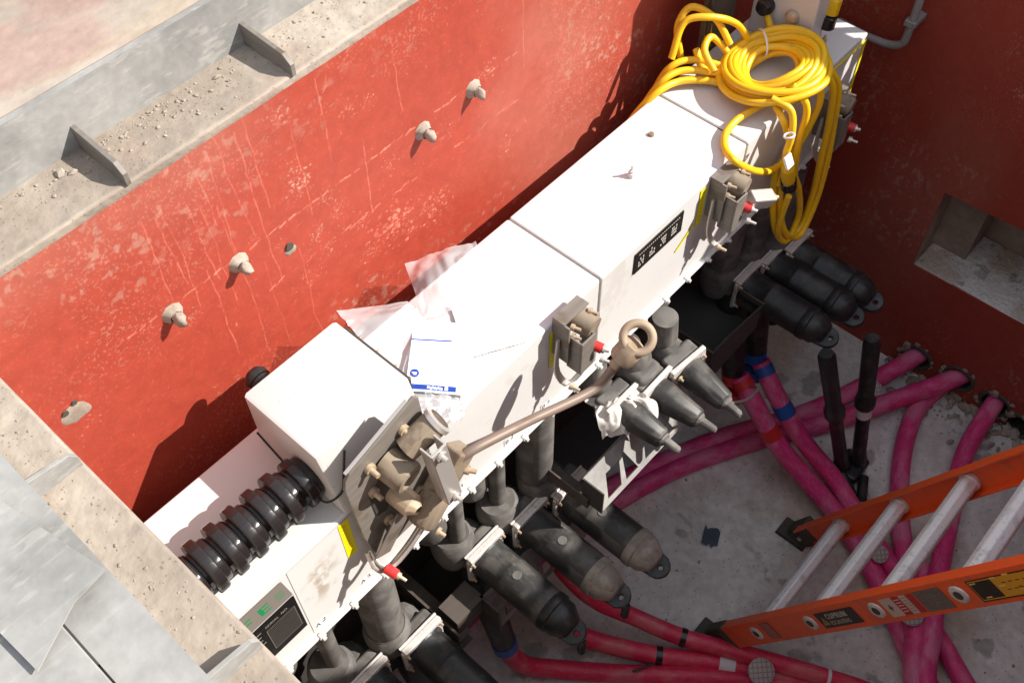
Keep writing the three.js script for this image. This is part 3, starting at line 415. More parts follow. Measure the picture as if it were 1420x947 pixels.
// switch operator brackets on the tank front
{
  const o = part('operator_plate', [poly([[0.428, 1.46], [0.419, 1.665], [0.424, 1.690], [0.436, 1.702], [0.585, 1.752], [0.600, 1.757], [0.609, 1.748], [0.617, 1.62], [0.612, 1.42], [0.60, 1.345], [0.445, 1.345]], 0.005, 0.0012).translate(0, 0, -0.816)], M.steel, tank);
  part('plate_flange', [orient(new RoundedBoxGeometry(0.003, 0.168, 0.007, 2, 0.001).translate(0, 0.084, 0), V(0.430, 1.702, -0.818), V(0.600, 1.760, -0.818))], M.bright, o);
  parts('plate_bolt', [[0.475, 1.675], [0.562, 1.700], [0.572, 1.455], [0.487, 1.455], [0.470, 1.595]].map(([x, y]) => bolt([x, y, -0.809], [0, 0, 1], 0.012, 0.016)), M.brass, o);
  part('slot_plate', poly([[0.46, 1.58], [0.50, 1.62], [0.53, 1.56], [0.49, 1.49], [0.465, 1.50]], 0.002).translate(0, 0, -0.8095), M.dark, o);
  part('shaft_boss', [lathe([[0.034, 0], [0.034, 0.05], [0.031, 0.056], [0.023, 0.058], [0.023, 0.044], [0, 0.044]], [0.515, 1.645, -0.81], [0.525, 1.628, -0.70], 30)], M.tan, tank);
  part('cross_boss', [lathe([[0, -0.004], [0.026, 0], [0.027, 0.065], [0.025, 0.07], [0.018, 0.072], [0, 0.072]], [0.548, 1.672, -0.788], [0.62, 1.712, -0.768], 30)], M.tan, tank);
  part('retaining_ring', [lathe([[0.022, 0], [0.030, 0.003], [0.030, 0.012], [0.022, 0.015]], [0.606, 1.704, -0.772], [0.66, 1.734, -0.757], 24)], M.bright, tank);
  const A = V(0.588, 1.512, -0.718), B = V(0.566, 1.722, -0.720), side = (k) => orient(new RoundedBoxGeometry(0.004, 0.21, 0.03, 1, 0.001).translate(k * 0.017, 0.105, -0.014), A, B);
  const l = part('lever_channel', [orient(new RoundedBoxGeometry(0.036, 0.21, 0.005, 1, 0.001).translate(0, 0.105, 0), A, B), side(1), side(-1)], M.bright, tank);
  parts('pivot_bolt', [bolt([0.567, 1.705, -0.716], [0, 0, 1], 0.012, 0.010), bolt([0.588, 1.525, -0.715], [0, 0, 1], 0.010, 0.010)], M.bright, l);
  part('pivot_hub', [lathe([[0.024, 0], [0.024, 0.05], [0.018, 0.055], [0.01, 0.065]], [0.515, 1.53, -0.81], [0.52, 1.525, -0.70], 20)], M.brass, tank);
  part('handle_socket', [lathe([[0, 0], [0.026, 0.001], [0.031, 0.008], [0.031, 0.07], [0.029, 0.078]], [0.528, 1.425, -0.765], [0.60, 1.475, -0.770], 26)], M.tan, tank);
  part('socket_block', orient(new RoundedBoxGeometry(0.052, 0.115, 0.046, 2, 0.006).translate(0, 0.05, 0), V(0.59, 1.468, -0.772), V(0.654, 1.535, -0.772)), M.tan, tank);
  parts('socket_bolt', [bolt([0.652, 1.497, -0.752], [0.5, 0, 1], 0.011, 0.014), bolt([0.548, 1.402, -0.738], [0.2, -0.2, 1], 0.010, 0.012)], M.brass, tank);
  part('latch_strap', tube([[0.425, 1.40, -0.81], [0.418, 1.372, -0.785], [0.432, 1.352, -0.775], [0.462, 1.365, -0.77], [0.505, 1.398, -0.765], [0.545, 1.43, -0.765]], 0.0065), M.bright, tank);
  part('latch_strap', tube([[0.43, 1.40, -0.81], [0.428, 1.38, -0.778], [0.442, 1.366, -0.765], [0.47, 1.378, -0.76], [0.51, 1.412, -0.755], [0.55, 1.445, -0.755]], 0.005), M.bright, tank);
  part('latch_plate', orient(new RoundedBoxGeometry(0.046, 0.13, 0.003, 1, 0.001).translate(0, 0.065, 0), V(0.44, 1.395, -0.785), V(0.505, 1.50, -0.775)), M.steel, tank);
  part('red_cap', cyl([0.432, 1.372, -0.770], [0.437, 1.366, -0.745], 0.011), M.red, tank);
  part('strap_bolt', bolt([0.439, 1.360, -0.748], [0.3, -0.5, 1], 0.008, 0.014), M.brass, tank);
}
function smallOperator(x, y) {
  const b = part('operator_bracket', [bx(x - 0.02, x + 0.06, y + 0.075, y + 0.079, TZF, -0.803), bx(x - 0.02, x - 0.015, y - 0.05, y + 0.075, TZF, -0.79), bx(x - 0.01, x + 0.035, y - 0.075, y + 0.035, -0.765, -0.760, 0.001), bx(x - 0.0105, x - 0.006, y - 0.075, y + 0.035, -0.80, -0.765), bx(x + 0.031, x + 0.0355, y - 0.075, y + 0.035, -0.80, -0.765)], M.steel, tank);
  part('shaft_boss', [cyl([x + 0.03, y + 0.045, TZF], [x + 0.045, y + 0.035, -0.775], 0.031, 0.029), cyl([x + 0.045, y + 0.035, -0.775], [x + 0.0455, y + 0.0347, -0.771], 0.024)], M.tan, tank);
  parts('bracket_bolt', [[x - 0.005, y + 0.066], [x + 0.052, y + 0.066], [x - 0.002, y + 0.03]].map(([a, c]) => bolt([a, c, -0.797], [0.3, 0, 1], 0.008, 0.014)), M.brass, b);
  part('red_cap', cyl([x + 0.040, y - 0.02, -0.768], [x + 0.046, y - 0.023, -0.748], 0.012), M.red, tank);
  parts('cap_nut', [bolt([x + 0.046, y - 0.023, -0.748], [0.5, -0.2, 1], 0.011, 0.010), bolt([x + 0.05, y - 0.07, -0.755], [0.4, -0.2, 1], 0.009, 0.016)], M.bright, tank);
  parts('latch_strap', [0, 1, 2].map((k) => tube([[x - 0.025, y + 0.02, -0.815], [x - 0.04 + 0.004 * k, y - 0.08, -0.805], [x - 0.02 + 0.008 * k, y - 0.13 - 0.004 * k, -0.79], [x + 0.02 + 0.004 * k, y - 0.10 - 0.004 * k, -0.78], [x + 0.04, y - 0.045, -0.785]], 0.0045)), M.bright, tank);
  part('strap_bolt', bolt([x - 0.015, y - 0.135, -0.785], [0.3, -0.2, 1], 0.009, 0.016), M.brass, tank);
  return b;
}
smallOperator(1.03, 1.485); 
{
  smallOperator(1.60, 1.465);
  part('interlock_block', orient(new RoundedBoxGeometry(0.042, 0.08, 0.036, 2, 0.005).translate(0, 0.04, 0), V(1.655, 1.455, -0.765), V(1.73, 1.42, -0.74)), M.bright, tank);
  part('interlock_nut', bolt([1.730, 1.42, -0.74], [1, -0.4, 0.3], 0.012, 0.014), M.brass, tank);
  smallOperator(2.12, 1.365);
}

// ------------------------------------------------------------------ handle with ring
{
  const t = thing('operating_handle', 'bent brown steel operating handle with a ring eye at its upper end', 'handle', [0.66, 1.5, -0.74]);
  part('rod', tube([[0.628, 1.505, -0.770], [0.650, 1.540, -0.758], [0.676, 1.550, -0.748], [0.80, 1.522, -0.724], [0.955, 1.482, -0.692], [0.985, 1.487, -0.684], [1.006, 1.535, -0.670], [1.02, 1.575, -0.660]], 0.0105, 90, 14), M.brownRod, t);
  part('ferrule', [lathe([[0.013, -0.02], [0.013, 0], [0.026, 0.002], [0.028, 0.008], [0.028, 0.042], [0.025, 0.048], [0, 0.049]], [1.019, 1.565, -0.662], [1.055, 1.615, -0.645], 26)], M.tanPale, t);
  const ring = new THREE.TorusGeometry(0.0295, 0.0092, 16, 40).applyQuaternion(new THREE.Quaternion().setFromUnitVectors(V(0, 0, 1), V(-0.45, 0.82, 0.36).normalize())).translate(1.052, 1.618, -0.648);
  part('ring_eye', ring, M.tanPale, t);
}

// ------------------------------------------------------------------ T connectors
function tee(label, group, x, y, z, o = {}) {
  const t = thing('cable_connector', label, 'connector', [x, y, z], group), r = o.r ?? 0.054, L = o.L ?? 0.232, hx = x - 0.045;
  part('housing', [lathe([[0, -0.125], [0.03, -0.12], [0.046, -0.105], [0.052, -0.085], [0.052, -0.02]], [x, y, z], [x, y, z + 1]), lathe([[0.046, -0.05], [0.058, 0.0], [0.060, 0.05], [0.055, 0.075], [0.047, 0.085], [0.0, 0.087]], [hx, y + 0.012, z - 0.075], [hx, y + 1, z - 0.075]), bx(x - 0.058, x + 0.058, y - 0.058, y + 0.058, z - 0.05, z - 0.012, 0.012)], M.rubber, t);
  const cl = part('clamp', [bx(x - 0.062, x + 0.062, y + 0.047, y + 0.065, z - 0.008, z + 0.012, 0.004), bx(x - 0.066, x - 0.046, y - 0.055, y + 0.055, z - 0.006, z + 0.006, 0.004), bx(x + 0.046, x + 0.066, y - 0.055, y + 0.055, z - 0.006, z + 0.006, 0.004), cyl([x - 0.062, y + 0.062, z - 0.012], [x + 0.062, y + 0.062, z - 0.012], 0.004)], M.zinc, t);
  parts('clamp_bolt', [[-0.057, 0.045], [0.057, 0.045], [-0.057, -0.045], [0.057, -0.045]].map(([a, b]) => bolt([x + a, y + b, z + 0.007], [0, 0, 1], 0.008, 0.008)), M.brass, cl);
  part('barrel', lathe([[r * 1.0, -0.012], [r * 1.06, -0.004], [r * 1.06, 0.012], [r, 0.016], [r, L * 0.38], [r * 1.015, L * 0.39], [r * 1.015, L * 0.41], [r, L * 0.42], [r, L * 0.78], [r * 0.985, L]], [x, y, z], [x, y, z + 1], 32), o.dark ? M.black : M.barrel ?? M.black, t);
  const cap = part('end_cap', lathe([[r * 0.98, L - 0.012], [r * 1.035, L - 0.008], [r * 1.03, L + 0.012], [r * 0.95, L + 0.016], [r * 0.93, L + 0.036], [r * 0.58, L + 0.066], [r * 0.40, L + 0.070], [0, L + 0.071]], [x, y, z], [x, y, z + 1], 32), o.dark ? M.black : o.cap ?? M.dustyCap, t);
  const s = new THREE.Shape(); s.moveTo(-0.036, -0.03); s.lineTo(0.036, -0.03); s.lineTo(0.030, 0.016); s.quadraticCurveTo(0.02, 0.036, 0, 0.037); s.quadraticCurveTo(-0.02, 0.036, -0.030, 0.016); const hp = new THREE.Path(); hp.absarc(0, 0.015, 0.009, 0, Math.PI * 2, true); s.holes.push(hp);
  part('pull_eye', new THREE.ExtrudeGeometry(s, { depth: 0.014, bevelEnabled: true, bevelSize: 0.002, bevelThickness: 0.002, bevelSegments: 1 }).translate(0, 0, -0.007).rotateX(Math.PI / 2).rotateZ(0.3).translate(x, y - 0.012, z + L + 0.068), M.black, cap);
  if (!o.dark) part('moulded_mark', [lathe([[0.0, r + 0.0015], [0.012, r + 0.001], [0.014, r - 0.004]], [x + 0.002, y, z + L * 0.5], [x - 0.1, y + 1, z + L * 0.5], 14)], M.rubber, t);
  if (o.leg !== false) {
    const ly = o.legLen ?? 0.34;
    const leg = part('cable_leg', lathe([[0.046, 0], [0.05, 0.06], [0.05, 0.12], [0.044, 0.2], [0.036, ly]], [x - 0.02, y - 0.02, z - 0.035], [x - 0.02 + (o.lean ?? 0), y - 1.02, z - 0.035 + (o.leanZ ?? 0.1)]), M.black, t);
    if (o.tape) { const a = V(x - 0.02, y - 0.02, z - 0.035), d = V(o.lean ?? 0, -1, o.leanZ ?? 0.1).normalize(), q = (l) => a.clone().addScaledVector(d, l).toArray(); for (const k of o.bands ?? [0]) part('tape_band', cyl(q(ly - 0.03 + k), q(ly + 0.012 + k), 0.039, 0.038, 20), o.tape, leg); }
  }
  return t;
}
const GA = 'dead-end cable connectors of the lower left way', GB = 'dead-end cable connectors of the middle way', GD = 'dead-end cable connectors of the far way';
tee('glossy black connector half out of frame under the nameplate', GA, 0.335, 0.75, -0.83, { dark: true });
tee('glossy black connector at the bottom edge below the ribbed sleeve', GA, 0.493, 0.75, -0.803, { dark: true });
tee('dusty grey barrel connector in front of the operator bracket, leftmost of three', GB, 0.772, 0.75, -0.848, { tape: M.blue, leanZ: 0.22, cap: M.black, legLen: 0.5 });
tee('dusty grey barrel connector between two others, with the nozzle tip above the red cable', GB, 0.922, 0.75, -0.824, { tape: M.blue, leanZ: 0.15, legLen: 0.4 });
tee('dusty grey barrel connector with a rounded eye tip over the bare floor', GB, 1.054, 0.75, -0.797, { legLen: 0.3 });
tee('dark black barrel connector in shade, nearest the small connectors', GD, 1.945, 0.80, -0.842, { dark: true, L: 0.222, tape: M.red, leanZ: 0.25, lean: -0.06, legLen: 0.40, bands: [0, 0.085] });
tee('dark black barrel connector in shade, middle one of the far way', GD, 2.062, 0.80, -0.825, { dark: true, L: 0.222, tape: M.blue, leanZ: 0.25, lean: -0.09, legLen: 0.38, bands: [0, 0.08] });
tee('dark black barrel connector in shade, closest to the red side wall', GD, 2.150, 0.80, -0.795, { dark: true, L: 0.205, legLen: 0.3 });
// small elbow connectors
function smallTee(label, x, y, z, tx, ty, tz) {
  const t = thing('small_connector', label, 'connector', [x, y, z], 'three small cone-tipped connectors'), a = V(x, y, z), d = V(tx - x, ty - y, tz - z), L = d.length(); d.normalize(); const b = a.clone().add(d).toArray(), A = a.toArray(), q = (l) => a.clone().addScaledVector(d, l).toArray();
  part('housing', [lathe([[0.03, -0.13], [0.042, -0.11], [0.044, -0.06], [0.042, -0.01]], A, b), lathe([[0.035, 0], [0.04, 0.05], [0.034, 0.125], [0, 0.127]], q(-0.1), [q(-0.1)[0] - 0.02, y + 1, q(-0.1)[2]]), orient(new RoundedBoxGeometry(0.10, 0.045, 0.085, 2, 0.01).translate(0, -0.03, 0), a, V(...b))], M.rubber, t);
  const c = part('clamp', [orient(mergeGeometries([new RoundedBoxGeometry(0.118, 0.014, 0.03, 2, 0.004).translate(0, 0, -0.035).toNonIndexed(), new RoundedBoxGeometry(0.022, 0.012, 0.10, 2, 0.004).translate(-0.05, 0, 0.01).toNonIndexed(), new RoundedBoxGeometry(0.022, 0.012, 0.10, 2, 0.004).translate(0.05, 0, 0.01).toNonIndexed()]), a, V(...b))], M.zinc, t);
  parts('clamp_bolt', [-0.05, 0.05].map((k) => bolt([x + k, y + 0.02, z + 0.008], d.toArray(), 0.008, 0.008)), M.brass, c);
  part('cone', lathe([[0.036, -0.01], [0.043, 0.0], [0.042, 0.03], [0.040, 0.045], [0.028, L - 0.04], [0.023, L - 0.034], [0.02, L - 0.032]], A, b), M.barrel, t);
  part('tip', lathe([[0.022, L - 0.038], [0.018, L - 0.028], [0.012, L - 0.024], [0.0105, L + 0.012], [0.006, L + 0.018], [0, L + 0.019]], A, b), M.rubber, t);
  return t;
}
smallTee('small grey cone connector with the white rag behind it', 1.2066, 1.05, -0.7641, 1.2028, 1.05, -0.5934);
smallTee('small grey cone connector between its two neighbours, over the zigzag bracket', 1.305, 1.05, -0.7294, 1.3097, 1.05, -0.5606);
smallTee('small grey cone connector in half shade with shiny tip', 1.4156, 1.05, -0.7078, 1.3903, 1.05, -0.54);
{
  const t = thing('connector_body', 'grey moulded connector body under the ring handle', 'connector', [1.31, 0.99, -0.82]);
  part('body', [bx(1.262, 1.35, 1.015, 1.115, -0.83, -0.742, 0.02), lathe([[0.046, 0], [0.052, 0.05], [0.048, 0.11], [0.03, 0.15]], [1.312, 1.01, -0.815], [1.312, 2, -0.815]), cyl([1.312, 1.06, -0.89], [1.312, 1.06, -0.80], 0.047, 0.052)], M.rubber, t);
}
// cable support brackets: arms and a perforated angle
function support(label, x0, x1, y, z, arms) {
  const t = thing('cable_bracket', label, 'bracket', [x0, y, z]), Hh = 0.115, w = x1 - x0;
  const out = [[0, 0], [w, 0], [w, Hh], [0, Hh]], n = Math.floor((w - 0.02) / 0.155), s = new THREE.Shape(out.map(([a, b]) => new THREE.Vector2(a, b)));
  for (let k = 0; k < n; k++) { const x = 0.03 + k * 0.155; s.holes.push(new THREE.Path([[x, 0.014], [x + 0.055, 0.014], [x + 0.085, 0.075], [x + 0.03, 0.075]].map(([a, b]) => new THREE.Vector2(a, b)))); s.holes.push(new THREE.Path([[x + 0.075, 0.014], [x + 0.125, 0.014], [x + 0.105, 0.095]].map(([a, b]) => new THREE.Vector2(a, b)))); }
  part('slotted_strip', new THREE.ExtrudeGeometry(s, { depth: 0.004, bevelEnabled: false }).rotateX(-0.65).translate(x0, y - 0.09, z + 0.01), M.galv, t);
  part('end_plate', bx(x0 - 0.005, x0 - 0.001, y - 0.10, y + 0.004, z - 0.055, z + 0.012), M.dark, t);
  for (const x of arms) part('arm', [bx(x - 0.022, x + 0.022, y - 0.115, y - 0.11, -1.1, z - 0.03), bx(x - 0.022, x - 0.017, y - 0.11, y - 0.07, -1.1, z - 0.03)], M.steelDark, t);
  return t;
}
support('slotted bracket angle under the three barrel connectors of the middle way', 0.70, 1.10, 0.66, -0.745, [0.61]);
support('sunlit slotted bracket angle with zigzag openings under the small connectors', 1.02, 1.425, 0.975, -0.672, [1.03, 1.50]);
{
  const t = thing('cable_bracket', 'brown steel angle bracket sticking out below the operator bracket', 'bracket', [0.6, 0.6, -0.8]);
  part('arm', [bx(0.585, 0.592, 0.61, 0.66, -1.1, -0.775), bx(0.585, 0.63, 0.61, 0.615, -1.1, -0.775)], M.steelDark, t);
  part('end_block', [bx(0.60, 0.70, 0.60, 0.69, -0.80, -0.79), bx(0.693, 0.70, 0.55, 0.69, -0.80, -0.73), bx(0.60, 0.70, 0.683, 0.69, -0.86, -0.80)], M.steelDark, t);
}

{
  const t = thing('cable_bracket', 'dark steel bracket plate with bolt holes in front of the far way, in shade', 'bracket', [1.75, 0.6, -0.8]);
  const sh = new THREE.Shape([[0, 0], [0.25, 0.02], [0.25, 0.13], [0.06, 0.16], [0, 0.16]].map(([a, b]) => new THREE.Vector2(a, b))); for (const [a, b] of [[0.04, 0.05], [0.12, 0.06], [0.20, 0.07]]) { const q = new THREE.Path(); q.absarc(a, b, 0.011, 0, 6.283, true); sh.holes.push(q); }
  part('plate', new THREE.ExtrudeGeometry(sh, { depth: 0.005, bevelEnabled: false }).translate(1.635, 0.70, -0.75), M.dark, t);
  parts('arm', [bx(1.625, 1.631, 0.80, 0.86, -1.09, -0.745), bx(1.892, 1.898, 0.76, 0.83, -1.09, -0.745)], M.steelDark, t);
  part('shelf', bx(1.633, 1.89, 0.71, 0.715, -1.05, -0.751), M.dark, t);
}

// ------------------------------------------------------------------ black ribbed sleeve on the tank
{
  const t = thing('ribbed_sleeve', 'glossy black ribbed rubber sleeve lying on the left end of the tank', 'sleeve', [0.26, TT, -0.925]);
  const y = TT + 0.054, z = -0.922;
  part('core', lathe([[0.028, 0], [0.040, 0.002], [0.040, 0.282], [0.028, 0.286]], [0.118, y, z], [1.1, y, z]), M.gloss, t);
  for (let k = 0; k < 7; k++) {
    const x = 0.122 + k * 0.0438, s = new THREE.Shape(), R = k === 6 ? 0.049 : 0.053, h0 = Math.PI + 0.42, gap = 0.5;
    s.absarc(0, 0, R, h0 + gap / 2, h0 + Math.PI * 2 - gap / 2, false); s.absarc(0, 0, 0.038, h0 + Math.PI * 2 - gap / 2, h0 + gap / 2, true);
    part('rib', toCreasedNormals(new THREE.ExtrudeGeometry(s, { depth: 0.014, bevelEnabled: true, bevelSize: 0.003, bevelThickness: 0.004, bevelSegments: 3, curveSegments: 36 }), 0.6).rotateY(Math.PI / 2).translate(x, y, z), M.gloss, t);
    part('web', lathe([[0.041, 0], [0.046, 0.005], [0.046, 0.019], [0.041, 0.025]], [x + 0.009, y, z], [x + 1, y, z]), M.gloss, t);
  }
}

// ------------------------------------------------------------------ yellow cable
{
  const t = thing('yellow_cable', 'coiled bright yellow cable bundle draped over the far end of the tank', 'cable', [1.95, TT, -0.92]);
  const r = rng(51), loops = [], C = [1.945, -0.915];
  for (let k = 0; k < 13; k++) {
    const R = 0.064 + 0.0103 * (k % 7) + 0.004 * r(), y = TT + 0.012 + 0.019 * Math.floor(k / 7) + 0.014 * (k % 7) / 7 + 0.008 * r(), cx = C[0] + 0.012 * (r() - 0.5), cz = C[1] + 0.012 * (r() - 0.5), ph = r() * 6, P = [];
    for (let j = 0; j < 22; j++) { const a = j / 22 * Math.PI * 2; P.push([cx + R * Math.cos(a) * 1.03, y + 0.028 + 0.006 * Math.sin(2 * a + ph) + 0.022 * Math.cos(a - 0.9), cz + R * Math.sin(a) * (1 + 0.03 * Math.sin(a * 3 + ph))]); }
    loops.push(tube(P, 0.0092, 110, 10, true));
  }
  part('coil', loops, M.yellow, t);
  part('tie', new THREE.TorusGeometry(0.040, 0.003, 8, 24).scale(1, 0.75, 1).rotateY(0.9).translate(2.002, TT + 0.058, -0.990), M.whiteTape, t);
  const S = [];
  S.push([[1.99, 1.62, -0.83], [2.02, 1.57, -0.79], [2.04, 1.45, -0.775], [2.052, 1.30, -0.77], [2.06, 1.15, -0.765], [2.03, 1.05, -0.76], [1.96, 1.05, -0.765], [1.90, 1.13, -0.768], [1.885, 1.22, -0.765], [1.885, 1.29, -0.761]]);
  S.push([[2.0, 1.63, -0.82], [2.05, 1.55, -0.785], [2.07, 1.40, -0.77], [2.08, 1.25, -0.76], [2.07, 1.10, -0.755], [2.02, 1.03, -0.75], [1.96, 1.07, -0.755], [1.915, 1.15, -0.77], [1.91, 1.27, -0.80], [1.93, 1.40, -0.815]]);
  S.push([[1.88, 1.63, -0.83], [1.895, 1.58, -0.785], [1.885, 1.48, -0.775], [1.90, 1.36, -0.77], [1.955, 1.25, -0.765], [1.99, 1.12, -0.76], [1.95, 1.06, -0.757], [1.905, 1.12, -0.775], [1.885, 1.24, -0.80], [1.89, 1.36, -0.82]]);
  S.push([[1.96, 1.62, -0.82], [1.975, 1.56, -0.79], [1.955, 1.46, -0.79], [1.92, 1.38, -0.80], [1.89, 1.30, -0.80]]);
  S.push([[1.90, 1.585, -0.845], [1.825, 1.565, -0.880], [1.758, 1.556, -0.896], [1.701, 1.553, -0.885], [1.664, 1.553, -0.853], [1.640, 1.565, -0.815], [1.676, 1.526, -0.800], [1.73, 1.475, -0.797], [1.80, 1.425, -0.795], [1.865, 1.405, -0.795], [1.885, 1.44, -0.795], [1.855, 1.51, -0.797], [1.83, 1.565, -0.805], [1.845, 1.58, -0.84]]);
  S.push([[1.83, 1.61, -0.85], [1.845, 1.59, -0.80], [1.83, 1.54, -0.775], [1.82, 1.49, -0.772], [1.830, 1.45, -0.77]]);
  // strands over the back edge and loose loops
  S.push([[1.60, 1.33, -1.16], [1.66, 1.48, -1.135], [1.715, 1.56, -1.10], [1.78, 1.565, -1.08], [1.84, 1.56, -1.02], [1.855, 1.56, -0.965]]);
  S.push([[1.70, 1.45, -1.15], [1.75, 1.57, -1.11], [1.80, 1.58, -1.09], [1.86, 1.572, -1.02], [1.875, 1.57, -0.975]]);
  S.push([[1.74, 1.40, -1.16], [1.79, 1.58, -1.12], [1.84, 1.59, -1.09], [1.885, 1.578, -1.02], [1.90, 1.575, -0.985]]);
  S.push([[1.84, 1.57, -1.12], [1.85, 1.66, -1.15], [1.88, 1.70, -1.14], [1.92, 1.67, -1.09], [1.93, 1.61, -1.04]]);
  S.push([[1.92, 1.58, -1.10], [1.99, 1.66, -1.14], [2.06, 1.68, -1.12], [2.10, 1.64, -1.07], [2.05, 1.61, -1.0]]);
  S.push([[1.80, 1.60, -1.125], [1.85, 1.68, -1.13], [1.89, 1.69, -1.09], [1.96, 1.65, -1.045], [1.985, 1.60, -1.02]]);
  S.push([[1.84, 1.59, -1.02], [1.86, 1.62, -1.07], [1.90, 1.63, -1.08], [1.925, 1.585, -1.035], [1.925, 1.57, -1.01]]);
  S.push([[1.87, 1.60, -1.10], [1.85, 1.575, -1.06], [1.87, 1.562, -1.02], [1.90, 1.56, -1.0]]);
  for (const p of S) part('strand', tube(p, 0.0092, 60, 10), M.yellow, t);
  part('plug', [lathe([[0.017, 0], [0.019, 0.03], [0.017, 0.06]], [1.838, 1.425, -0.765], [1.872, 1.33, -0.762]), lathe([[0.0085, -0.03], [0.012, -0.01], [0.017, 0]], [1.838, 1.425, -0.765], [1.872, 1.33, -0.762])], M.yellow, t);
  part('plug_nut', lathe([[0.021, 0], [0.021, 0.035], [0.016, 0.038]], [1.858, 1.37, -0.763], [1.892, 1.275, -0.76]), M.gloss, t);
  parts('cable_tie', [new THREE.TorusGeometry(0.012, 0.003, 6, 16).rotateX(1.2).translate(1.80, 1.56, -0.768), new RoundedBoxGeometry(0.03, 0.035, 0.008, 1, 0.003).rotateX(-0.5).translate(1.80, 1.485, -0.752)], M.whiteTape, t);
}

// ------------------------------------------------------------------ plastic bags and leaflets on the tank
{
  const leafTex = canvasTex(512, 640, (g, w, h) => {
    g.fillStyle = '#f6f6f6'; g.fillRect(0, 0, w, h); g.fillStyle = '#123f9e'; g.fillRect(0, 575, 400, 46); g.fillRect(0, 165, 330, 14);
    g.fillStyle = '#fff'; for (let i = 0; i < 9; i++) g.fillRect(170 + i * 14, 585 + (i % 3) * 3, 10, 22); g.fillRect(310, 582, 26, 30);
    g.fillStyle = '#123f9e'; g.beginPath(); g.arc(55, 480, 38, 0, 7); g.fill(); g.fillStyle = '#fff'; g.fillRect(34, 470, 42, 9); g.fillRect(46, 486, 28, 8);
    g.fillStyle = '#3c3c44'; for (const [x, y, n] of [[200, 330, 170], [300, 390, 90], [260, 470, 90], [20, 205, 60], [20, 220, 44]]) for (let i = 0; i < n; i += 9) if (hash(i, y, 2) > 0.25) g.fillRect(x + i, y, 6, 5); g.strokeStyle = '#8fa2cc'; g.strokeRect(4, 168, 392, 410);
  });
  const paper = decalMat(leafTex, 0.7); paper.side = THREE.DoubleSide;
  const txt = canvasTex(512, 512, (g, w, h) => { g.fillStyle = '#f4f4f3'; g.fillRect(0, 0, w, h); g.fillStyle = '#2e2e34'; for (let j = 0; j < 9; j++) for (let i = 0; i < 330 - 40 * (j % 3); i += 11) if (hash(i, j, 4) > 0.2) g.fillRect(60 + i, 70 + j * 42, 8, 5); });
  const paper2 = decalMat(txt, 0.7); paper2.side = THREE.DoubleSide;
  single('leaflet', sheet([[0.680, 1.545, -0.942], [0.757, 1.545, -0.836], [0.895, 1.545, -0.950], [0.815, 1.545, -1.052]], 16, 20, 0.003, 0.010, 501), paper, 'white leaflet with blue bands and a round blue emblem on a clear bag', 'leaflet');
  single('leaflet', sheet([[0.825, 1.543, -0.905], [0.945, 1.543, -0.838], [1.0, 1.543, -0.945], [0.90, 1.543, -1.03]], 14, 16, 0.005, 0.003, 511), paper2, 'white instruction sheet with grey lines of text beside the blue leaflet', 'leaflet');
  single('plastic_bag', sheet([[0.835, 1.546, -1.04], [0.975, 1.546, -0.955], [1.06, 1.55, -1.105], [0.900, 1.568, -1.165]], 40, 36, 0.026, 0.004, 521, true), M.film, 'empty clear plastic bag hanging over the back edge of the tank', 'plastic bag');
  single('plastic_bag', [sheet([[0.672, 1.545, -0.96], [0.662, 1.545, -0.842], [0.80, 1.545, -0.885], [0.84, 1.546, -1.06]], 34, 30, 0.004, 0.003, 531), sheet([[0.672, 1.56, -0.985], [0.685, 1.645, -1.135], [0.84, 1.556, -1.10], [0.83, 1.549, -1.05]], 36, 30, 0.02, 0.0, 541, true), sheet([[0.665, 1.545, -0.868], [0.700, 1.545, -0.806], [0.752, 1.545, -0.828], [0.70, 1.546, -0.905]], 26, 20, 0.03, 0.004, 551)], M.film, 'clear plastic bag under the blue leaflet, one corner standing up beside the grey box', 'plastic bag');
}
// crumpled white rag
{
  const g = new THREE.PlaneGeometry(1, 1, 46, 46), p = g.attributes.position;
  for (let i = 0; i < p.count; i++) {
    const u = p.getX(i), v = p.getY(i), f = 1 - Math.abs(fbm(u + 0.5, v + 0.5, 4, 3, 601, 2) - 0.5) * 4, q = 1 - Math.abs(fbm(u + 0.5, v + 0.5, 7, 6, 607, 2) - 0.5) * 4, e = 1 + 0.5 * (fbm(u + 0.5, v + 0.5, 4, 4, 613, 2) - 0.5);
    p.setXYZ(i, 1.205 + u * 0.12 * e + v * 0.055, 1.085 + 0.013 * f + 0.004 * q - 0.30 * (u * u * 0.6 + v * v) * 0.35 - (v < -0.2 ? (-0.2 - v) * 0.12 : 0), -0.762 - v * 0.11 * e + u * 0.085);
  }
  g.computeVertexNormals(); single('rag', g, M.cloth, 'crumpled white cloth rag lying on the small connectors', 'rag');
}

// ------------------------------------------------------------------ cables on the floor
function cable(label, pts, m, r = 0.030, extra) {
  const t = thing('power_cable', label, 'cable', pts[0]); part('jacket', tube(pts, r, undefined, 16), m, t);
  const c = new THREE.CatmullRomCurve3(pts.map((p) => V(...p)), false, 'centripetal');
  for (const [u, l, mm, name] of extra ?? []) { const a = c.getPointAt(u), d = c.getTangentAt(u); part(name ?? 'tape_band', cyl(a.clone().addScaledVector(d, -l / 2).toArray(), a.clone().addScaledVector(d, l / 2).toArray(), r + 0.002, r + 0.002, 18), mm, t); }
  return t;
}
cable('pink cable from the wall hole farthest from the ladder, running left along the floor', [[2.80, 0.10, -0.36], [2.63, 0.088, -0.405], [2.42, 0.05, -0.485], [2.18, 0.04, -0.585], [1.89, 0.035, -0.755], [1.62, 0.035, -0.875], [1.40, 0.035, -0.95], [1.0, 0.035, -1.05], [0.6, 0.035, -1.08]], M.pink, 0.034);
